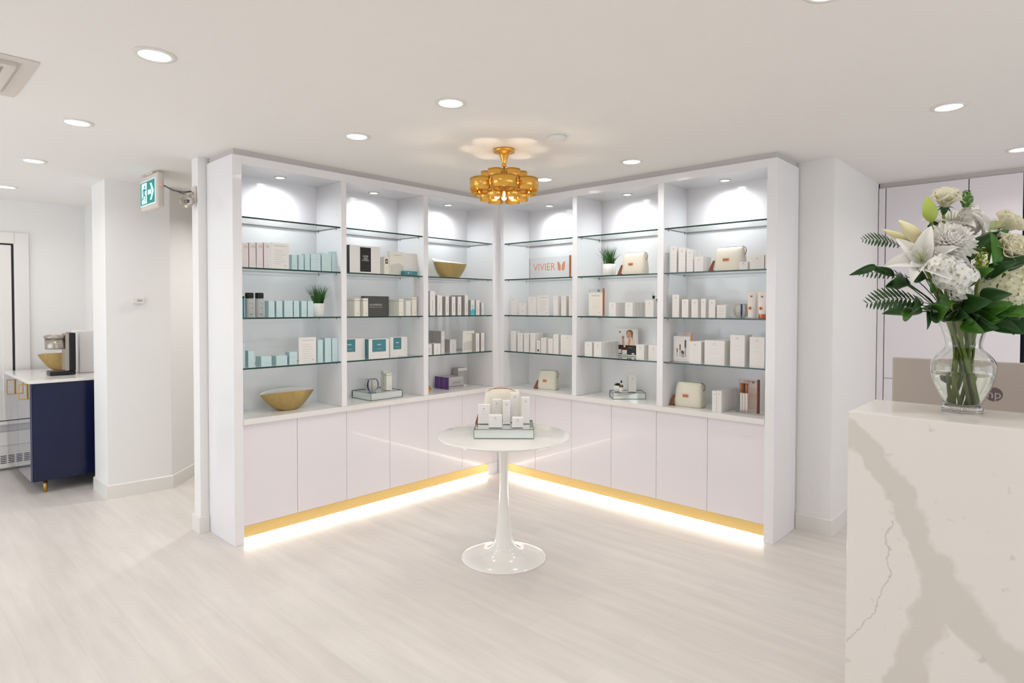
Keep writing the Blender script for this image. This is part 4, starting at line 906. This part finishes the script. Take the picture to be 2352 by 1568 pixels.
def lily(label,P,d,L=.105,open_=.75,curl=1.1,group='white lilies in the vase',n=6,mt=None):
    t=fl('lily',label,'flower',P,group); M=frame(P,d)
    for k in range(n):
        pm=MB(); petal(pm,M,k*2*PI/n+.3,L*(1 if k%2 else .93),.064 if k%2 else .050,open_*rf.uniform(.85,1.15),curl*rf.uniform(.8,1.2),mt or petw,cup=.35,point=.9,nu=12); pm.build('petal',t,solid=.0006)
    if n>4:
        sm=MB()
        for k in range(6):
            a=k*PI/3; e=M@Vector((.020*math.cos(a),.020*math.sin(a),L*.55)); sm.tube([M@Vector((0,0,.01)),M@Vector((.008*math.cos(a),.008*math.sin(a),L*.3)),e],.0008,budg,n=5)
        sm.tube([M@Vector((0,0,.01)),M@Vector((0,0,L*.65))],.0013,budg,n=6); sm.build('stamens',t)
    MB().lathe([(.004,-.022),(.009,-.004),(.012,.006)],budg,n=12).build('receptacle',t).matrix_local=M
    stem(t,tuple(M@Vector((0,0,-.02)))); return t
def rose(label,P,d,R_=.045,mt=petc,group='cream roses in the vase',flat=1.0):
    t=fl('rose',label,'flower',P,group); M=frame(P,d); m=MB()
    for ring,(n,L,op,cu,W) in enumerate(((4,.75,.05,.3,.7),(5,.95,.18,.45,.85),(6,1.05,.34,.75,.95),(7,1.1,.5,.8,1.0),(7,1.15,.68,.9,1.0))):
        for k in range(n): petal(m,M,k*2*PI/n+ring*.7+rf.uniform(-.2,.2),R_*L*rf.uniform(.92,1.08)*flat,R_*1.15*W,op,cu*.75*rf.uniform(.8,1.2),mt,cup=.55,z0=-.002*ring,nu=8,nv=8,blunt=True)
    m.build('petals',t,solid=.0005)
    c=MB(); c.lathe([(.004,-.030),(.010,-.018),(.013,-.004),(.009,.006)],leafm,n=12); cc=c.build('calyx',t); cc.matrix_local=M
    sp=MB()
    for k in range(5): petal(sp,M,k*2*PI/5,.034,.010,1.5,.9,leafm,z0=-.006,nu=5,nv=2)
    sp.build('sepals',t); stem(t,tuple(M@Vector((0,0,-.028)))); return t
def leaf(label,P,d,L,W,curl=.6,mt=leafm,name='leaf_sprig',group='broad green leaves in the vase',roll=0,short=True):
    t=fl(name,label,'foliage',P,group); M=frame(P,d); m=MB(); petal(m,M,roll,L,W,.25,curl,mt,cup=.3,point=.85,nu=12,nv=6); m.build('leaf_blade',t,solid=.0007)
    if short:
        h_=math.hypot(P[0],P[1]) or 1; q2=min(.045,h_); s=Vector((P[0]/h_*q2,P[1]/h_*q2,.303)); e=Vector(P); md=s.lerp(e,.5); md.z+=.012; MB().tube([(s.x*.7,s.y*.7,.262),tuple(s),tuple(md),P],.0015,leafm,n=6).build('petiole',t)
    else: stem(t,P,.0016,leafm)
    return t
def fern(label,P0,P1,sag,n=16,L=.05,mt=fernm,group='fern fronds in the vase'):
    t=fl('fern_frond',label,'foliage',P0,group); a=Vector(P0); b=Vector(P1); pts=[]
    for i in range(n+1): f=i/n; p=a.lerp(b,f); p.z+=sag*math.sin(PI*f); pts.append(p)
    MB().tube(pts,.0013,mt,n=5,r1=.0004).build('rachis',t); m=MB()
    for i in range(2,n+1):
        f=i/n; l=L*math.sin(PI*(.12+.86*(1-f)))*1.0; d=(pts[i]-pts[i-1]).normalized()
        for sgn in(-1,1):
            up=Vector((0,.55,1)).normalized()*sgn; dr=(up*.8+d*.55).normalized(); nrm=dr.cross(d).normalized()
            sd=d-dr*d.dot(dr); sd.normalize(); o=pts[i]; w_=l*.13
            ctr_=[o+dr*l*g for g in (0,.2,.45,.7,.9,1)]; wd=[.25,.9,1,.75,.4,0]
            for a_,b_,wa_,wb_ in zip(ctr_,ctr_[1:],wd,wd[1:]):
                m.add([tuple(a_-sd*w_*wa_),tuple(a_+sd*w_*wa_),tuple(b_+sd*w_*wb_*.8),tuple(b_-sd*w_*wb_*.8)],[(0,1,2,3)],mt)
    m.build('leaflets',t,recalc=False); stem(t,P0,.0015,fernm); return t
def florets(m,C,n4,s,mt,rnd,nn=4):
    M=frame(C,n4,(.1,.3,1)); a0=rnd.uniform(0,PI)
    for k in range(nn):
        a=a0+k*2*PI/nn; c,si=math.cos(a),math.sin(a); P=lambda r,w_,z:M@Vector((r*c-w_*si,r*si+w_*c,z))
        m.add([P(0,0,0),P(s*.32,-s*.34,s*.10),P(s*.66,-s*.44,s*.13),P(s*.93,-s*.22,s*.08),P(s*1.0,0,s*.05),P(s*.93,s*.22,s*.08),P(s*.66,s*.44,s*.13),P(s*.32,s*.34,s*.10)],[(0,1,2,3,4,5,6,7)],mt)
def cluster(name,label,C,R3,n,s,mt,group=None,nn=4,seed=1,ctr=None):
    t=fl(name,label,'flower',C,group); rnd=random.Random(seed); m=MB()
    for i in range(n):
        z=1-2*(i+.5)/n; a=i*2.399963; r=math.sqrt(1-z*z); d=Vector((r*math.cos(a),r*math.sin(a),z)); k=rnd.uniform(.84,1.06)
        p=Vector(C)+Vector((d.x*R3[0],d.y*R3[1],d.z*R3[2]))*k; dd=(d+Vector((rnd.uniform(-.3,.3),rnd.uniform(-.3,.3),rnd.uniform(-.3,.3)))).normalized()
        florets(m,p,dd,s*rnd.uniform(.85,1.15),mt,rnd,nn)
        florets(m,p+dd*.001,dd,s*.16,ctr or budg,rnd,4)
    m.build('florets',t,recalc=False)
    core=MB()
    for i in range(40): 
        z=1-2*(i+.5)/40; a=i*2.4; r=math.sqrt(1-z*z); d=Vector((r*math.cos(a)*R3[0],r*math.sin(a)*R3[1],z*R3[2]))*.8; core.tube([C,tuple(Vector(C)+d)],.0008,budg,n=4,cap=False)
    core.build('stalks',t); stem(t,(C[0],C[1],C[2]-R3[2]*.4)); return t
def mum(label,P,d,R_=.058):
    t=fl('chrysanthemum',label,'flower',P,'white chrysanthemums'); M=frame(P,d); m=MB(); n=210
    for i in range(n):
        f=i/n; a=i*2.399963; op=.12+1.75*f; petal(m,M,a,R_*(.60+.40*f)*rf.uniform(.9,1.1),.0155,op,-.9+.3*f,petw,cup=.45,z0=.006*(1-f),nu=6,nv=3,blunt=True)
    m.build('petals',t); stem(t,P); return t
def bud(label,P,d,L,r,mt,group='lily buds'):
    t=fl('lily_bud',label,'flower bud',P,group); M=frame(P,d); m=MB(); N=18; K=12; vs=[];fs=[]
    for i in range(K+1):
        f=i/K; rr=r*math.sin(PI*(f**.8*.97+.03))**.8*(1-.15*f)
        for k in range(N): a=2*PI*k/N; g=1-.10*abs(math.cos(1.5*a))**6; vs.append(tuple(M@Vector((rr*g*math.cos(a),rr*g*math.sin(a),L*f))))
    for i in range(K):
        for k in range(N): fs.append((i*N+k,i*N+(k+1)%N,(i+1)*N+(k+1)%N,(i+1)*N+k))
    m.add(vs,fs,mt,True); m.build('bud_body',t); stem(t,P); return t
W_=-1  # toward the viewer is negative y
rose('cream rose at the very top of the bouquet',(-.055,.02,.680),(-.15,-.45,1),.055,flat=.95)
bud('pale green lily bud standing upright at the upper left',(-.118,-.01,.622),(-.28,-.1,1),.088,.0235,budg)
bud('pale lily bud at the upper left above the big lily',(-.135,.01,.555),(-.85,-.1,.75),.115,.024,budp)
bud('smaller pale lily bud tip left of the other pale bud',(-.150,.045,.560),(-1,.1,.52),.105,.014,budp)
lily('large open white lily at the left of the bouquet',(-.160,-.03,.490),(-.62,-.75,.30),.125,.82,1.0)
lily('open white lily at the upper right of the bouquet',(.060,.0,.575),(.35,-.6,.75),.115,.95,.9)
lily('partly hidden white lily behind the chrysanthemum, upper middle',(-.010,.05,.60),(-.25,-.3,1),.105,.8,1.2)
mum('big white chrysanthemum in the middle of the bouquet',(-.092,-.055,.545),(-.1,-.75,.55),.084)
rose('pale yellow rose at the upper right',(.118,.0,.600),(.55,-.35,.75),.054)
rose('cream rose at the right below the yellow rose',(.082,-.06,.515),(.1,-.85,.45),.056)
rose('cream rose at the far right edge of the photo',(.165,-.03,.500),(.5,-.7,.4),.060)
rose('cream rose partly cut by the photo edge, lower right',(.215,-.02,.430),(.7,-.6,.3),.056)
cluster('hydrangea','big cream hydrangea head at the lower right of the bouquet',(.125,-.055,.400),(.112,.09,.095),190,.0195,pety,seed=3)
cluster('stock_flower','white floret cluster at the lower left of the bouquet',(-.095,-.085,.440),(.060,.048,.042),60,.0185,petw,'white floret clusters in the bouquet',5,5)
cluster('stock_flower','white floret cluster between the big lily and the chrysanthemum',(-.130,-.085,.478),(.046,.035,.030),36,.0175,petw,'white floret clusters in the bouquet',5,6)
cluster('stock_flower','small white floret cluster hanging lowest at the middle left',(-.075,-.085,.395),(.028,.024,.030),20,.0165,petw,'white floret clusters in the bouquet',5,7)
cluster('stock_flower','white floret spire below the green tipped spire at the top',(.030,.02,.630),(.034,.03,.050),40,.0165,petw,'white floret clusters in the bouquet',5,9)
cluster('stock_flower','green tipped spire at the top right of the top rose',(.020,.02,.700),(.016,.016,.032),26,.0075,leafb,None,4,12)
cluster('solidago_sprig','bright yellow green bud sprig in the middle of the bouquet',(-.012,-.085,.488),(.018,.02,.046),46,.0055,budg,None,4,14)
leaf('bright broad leaf standing in the middle of the bouquet',(.022,-.095,.475),(.05,-.2,1),.115,.052,.35,leafb,roll=PI/2)
leaf('broad leaf at the right behind the cream roses',(.120,.02,.520),(.6,-.3,.5),.085,.05,.6,leafm)
leaf('long leaf at the far left of the bouquet',(-.235,-.0,.452),(-1,-.1,.35),.075,.030,.2,leafm,roll=PI)
leaf('long leaf tip pointing down at the far left',(-.295,-.0,.480),(-1,-.1,-.42),.085,.028,.2,leafm,roll=PI)
leaf('drooping leaf at the lower left beside the vase rim',(-.125,-.03,.345),(-.45,-.2,-1),.085,.032,-.5,leafm)
leaf('drooping pointed leaf at the lower right',(.110,-.03,.330),(.15,-.2,-1),.085,.040,.3,leafm)
leaf('lighter drooping leaf at the far lower right',(.150,-.05,.320),(.25,-.2,-1),.090,.036,.3,leafb)
LS=[(-.11,-.03,.42,-.8,-.4,-.1,.11,.06),(-.14,-.02,.44,-.9,-.3,.2,.10,.055),(-.06,-.06,.36,-.6,-.7,-.1,.11,.06),(-.01,-.07,.36,.1,-.9,.2,.10,.06),(.03,-.06,.33,.3,-.9,-.25,.10,.06),(.06,-.05,.32,.9,-.6,-.1,.11,.055),
 (-.03,-.05,.42,-.2,-.8,.4,.10,.06),(.02,-.06,.44,.1,-.9,.5,.10,.055),(-.08,-.01,.35,-1,-.3,-.15,.12,.055),(.04,-.02,.36,.6,-.5,.3,.12,.06),(-.16,.03,.42,-1,.1,.1,.10,.05),(.0,.03,.45,0,.3,1,.12,.06),(-.05,.04,.48,-.4,.5,.8,.12,.06),(.08,.05,.45,.7,.5,.5,.12,.06),
 (-.16,-.03,.38,-.9,-.5,-.05,.10,.065),(-.12,-.05,.36,-.6,-.8,.0,.10,.07),(-.06,-.075,.38,-.2,-1,.1,.10,.07),(-.01,-.085,.40,.0,-1,.2,.09,.06),(.04,-.08,.37,.3,-1,.0,.10,.07),(.09,-.07,.33,.5,-.9,-.2,.11,.07),(.15,-.04,.34,.9,-.5,-.1,.12,.07),(.20,-.02,.33,.9,-.4,-.2,.11,.06),
 (-.03,-.07,.335,-.1,-1,-.35,.09,.065),(.0,-.02,.50,.1,-.6,.8,.12,.07),(.05,.0,.52,.4,-.5,.8,.11,.06),(-.19,.0,.42,-.9,-.3,.25,.10,.06),(-.06,.0,.47,-.4,-.5,.8,.12,.07),(-.17,-.01,.36,-1,-.3,-.25,.09,.055),
 (.10,.06,.36,.9,.6,.1,.12,.06),(-.09,.07,.36,-.7,.8,.1,.12,.06),(-.04,-.06,.33,-.3,-.8,-.3,.085,.055),(.0,.06,.36,.1,1,.2,.11,.06),(.05,-.08,.47,.4,-.8,.3,.09,.05),(-.12,-.06,.40,-.5,-.9,-.2,.08,.05)]
LS=[(x,y,z-.03 if z<.41 else z,a,b,c,L,W) for x,y,z,a,b,c,L,W in LS]
for k in range(16):
    a=-2.9+k*2.75/15+rf.uniform(-.1,.1); LS.append((.045*math.cos(a)+.01,.045*math.sin(a),.305+rf.uniform(0,.02),math.cos(a),math.sin(a),rf.uniform(-.1,.35),rf.uniform(.085,.12),rf.uniform(.055,.07)))
for k,(x,y,z,a,b,c,L,W) in enumerate(LS):
    leaf('dark green broad leaf among the flower stems of the bouquet',(x,y,z),(a,b,c),L,W,rf.uniform(.2,.9),leafm if k%3 else leafb,group='dark leaves packed among the stems of the bouquet',roll=rf.uniform(-.6,.6))
fern('fern frond reaching far left at mid height',(-.12,-.02,.352),(-.335,-.03,.355),.018,15,.052)
fern('dark fern tip at the upper left above the big lily',(-.17,.04,.54),(-.318,.03,.568),.012,12,.036)
fern('thin fern frond left of the big lily petals',(-.16,.0,.435),(-.345,.0,.452),.012,13,.03)
fern('dark fern sprig behind the green bud',(-.10,.06,.585),(-.045,.06,.622),.01,10,.03)
fern('fern frond at the lower right edge',(.14,.0,.325),(.26,.0,.300),.012,12,.045)

# ------------------------------------------------------------------ tall cabinets behind the reception
def tall(label,y0,y1,zs,mats=None):
    t=thing('tall_cabinet',label,'cabinet',(1.90,(y0+y1)/2,0),0,'tall white cabinets behind the reception'); h2=(y1-y0)/2
    MB().box(-.284,.34,-h2+.002,h2-.002,.0,2.476,lac).build('carcass',t)
    for a,b,mt in zs: MB().box(-.304,-.285,-h2+.0025,h2-.0025,a+.002,b-.002,mt).build('door' if mt is doorm else 'niche_panel',t,bevel=.001)
    return t
tall('narrow filler unit of the tall cabinets beside the white column',-2.742,-2.692,[(.0,2.476,doorm)])
tall('first tall cabinet unit right of the white column',-3.273,-2.743,[(.0,.964,doorm),(.964,2.476,doorm)])
tall('second tall cabinet unit behind the flowers',-3.583,-3.274,[(.0,.964,doorm),(.964,2.476,doorm)])
tall('tall cabinet unit with navy panel at the right photo edge',-4.60,-3.592,[(.0,1.12,doorm),(1.12,1.79,navy),(1.79,2.476,doorm)])
struct(MB().box(1.615,1.63,-4.6,-2.695,2.4765,H,crownm).build('trim_1'))

# ------------------------------------------------------------------ camera, world, view
def set_camera():
    pitch,roll,yaw,a,b=CAMV
    fw=Vector((math.cos(yaw)*math.cos(pitch),math.sin(yaw)*math.cos(pitch),-math.sin(pitch))); r=Vector((math.sin(yaw),-math.cos(yaw),0)); u=r.cross(fw)
    c,s=math.cos(roll),math.sin(roll); r2=r*c+u*s; u2=u*c-r*s
    cam=bpy.data.cameras.new('camera'); o=bpy.data.objects.new('camera',cam); COL.objects.link(o)
    o.matrix_world=Matrix(((r2.x,u2.x,-fw.x,-a),(r2.y,u2.y,-fw.y,-b),(r2.z,u2.z,-fw.z,1.52),(0,0,0,1)))
    cam.sensor_width=36; cam.lens=1403.636/2352*36; cam.shift_y=-(784-736.511)/2352; cam.clip_start=.05
    bpy.context.scene.camera=o
    cy=bpy.context.scene.cycles; cy.max_bounces=12; cy.diffuse_bounces=4; cy.glossy_bounces=4; cy.transmission_bounces=12; cy.transparent_max_bounces=16; cy.adaptive_threshold=.06; cy.use_light_tree=False
set_camera()
w=bpy.data.worlds.new('world'); bpy.context.scene.world=w; w.use_nodes=True; w.node_tree.nodes['Background'].inputs[0].default_value=(.86,.92,1,1); w.node_tree.nodes['Background'].inputs[1].default_value=PW_SKY
vs=bpy.context.scene.view_settings; vs.view_transform='Standard'; vs.look='None'; vs.gamma=1; vs.use_curve_mapping=False; vs.exposure=EXPO
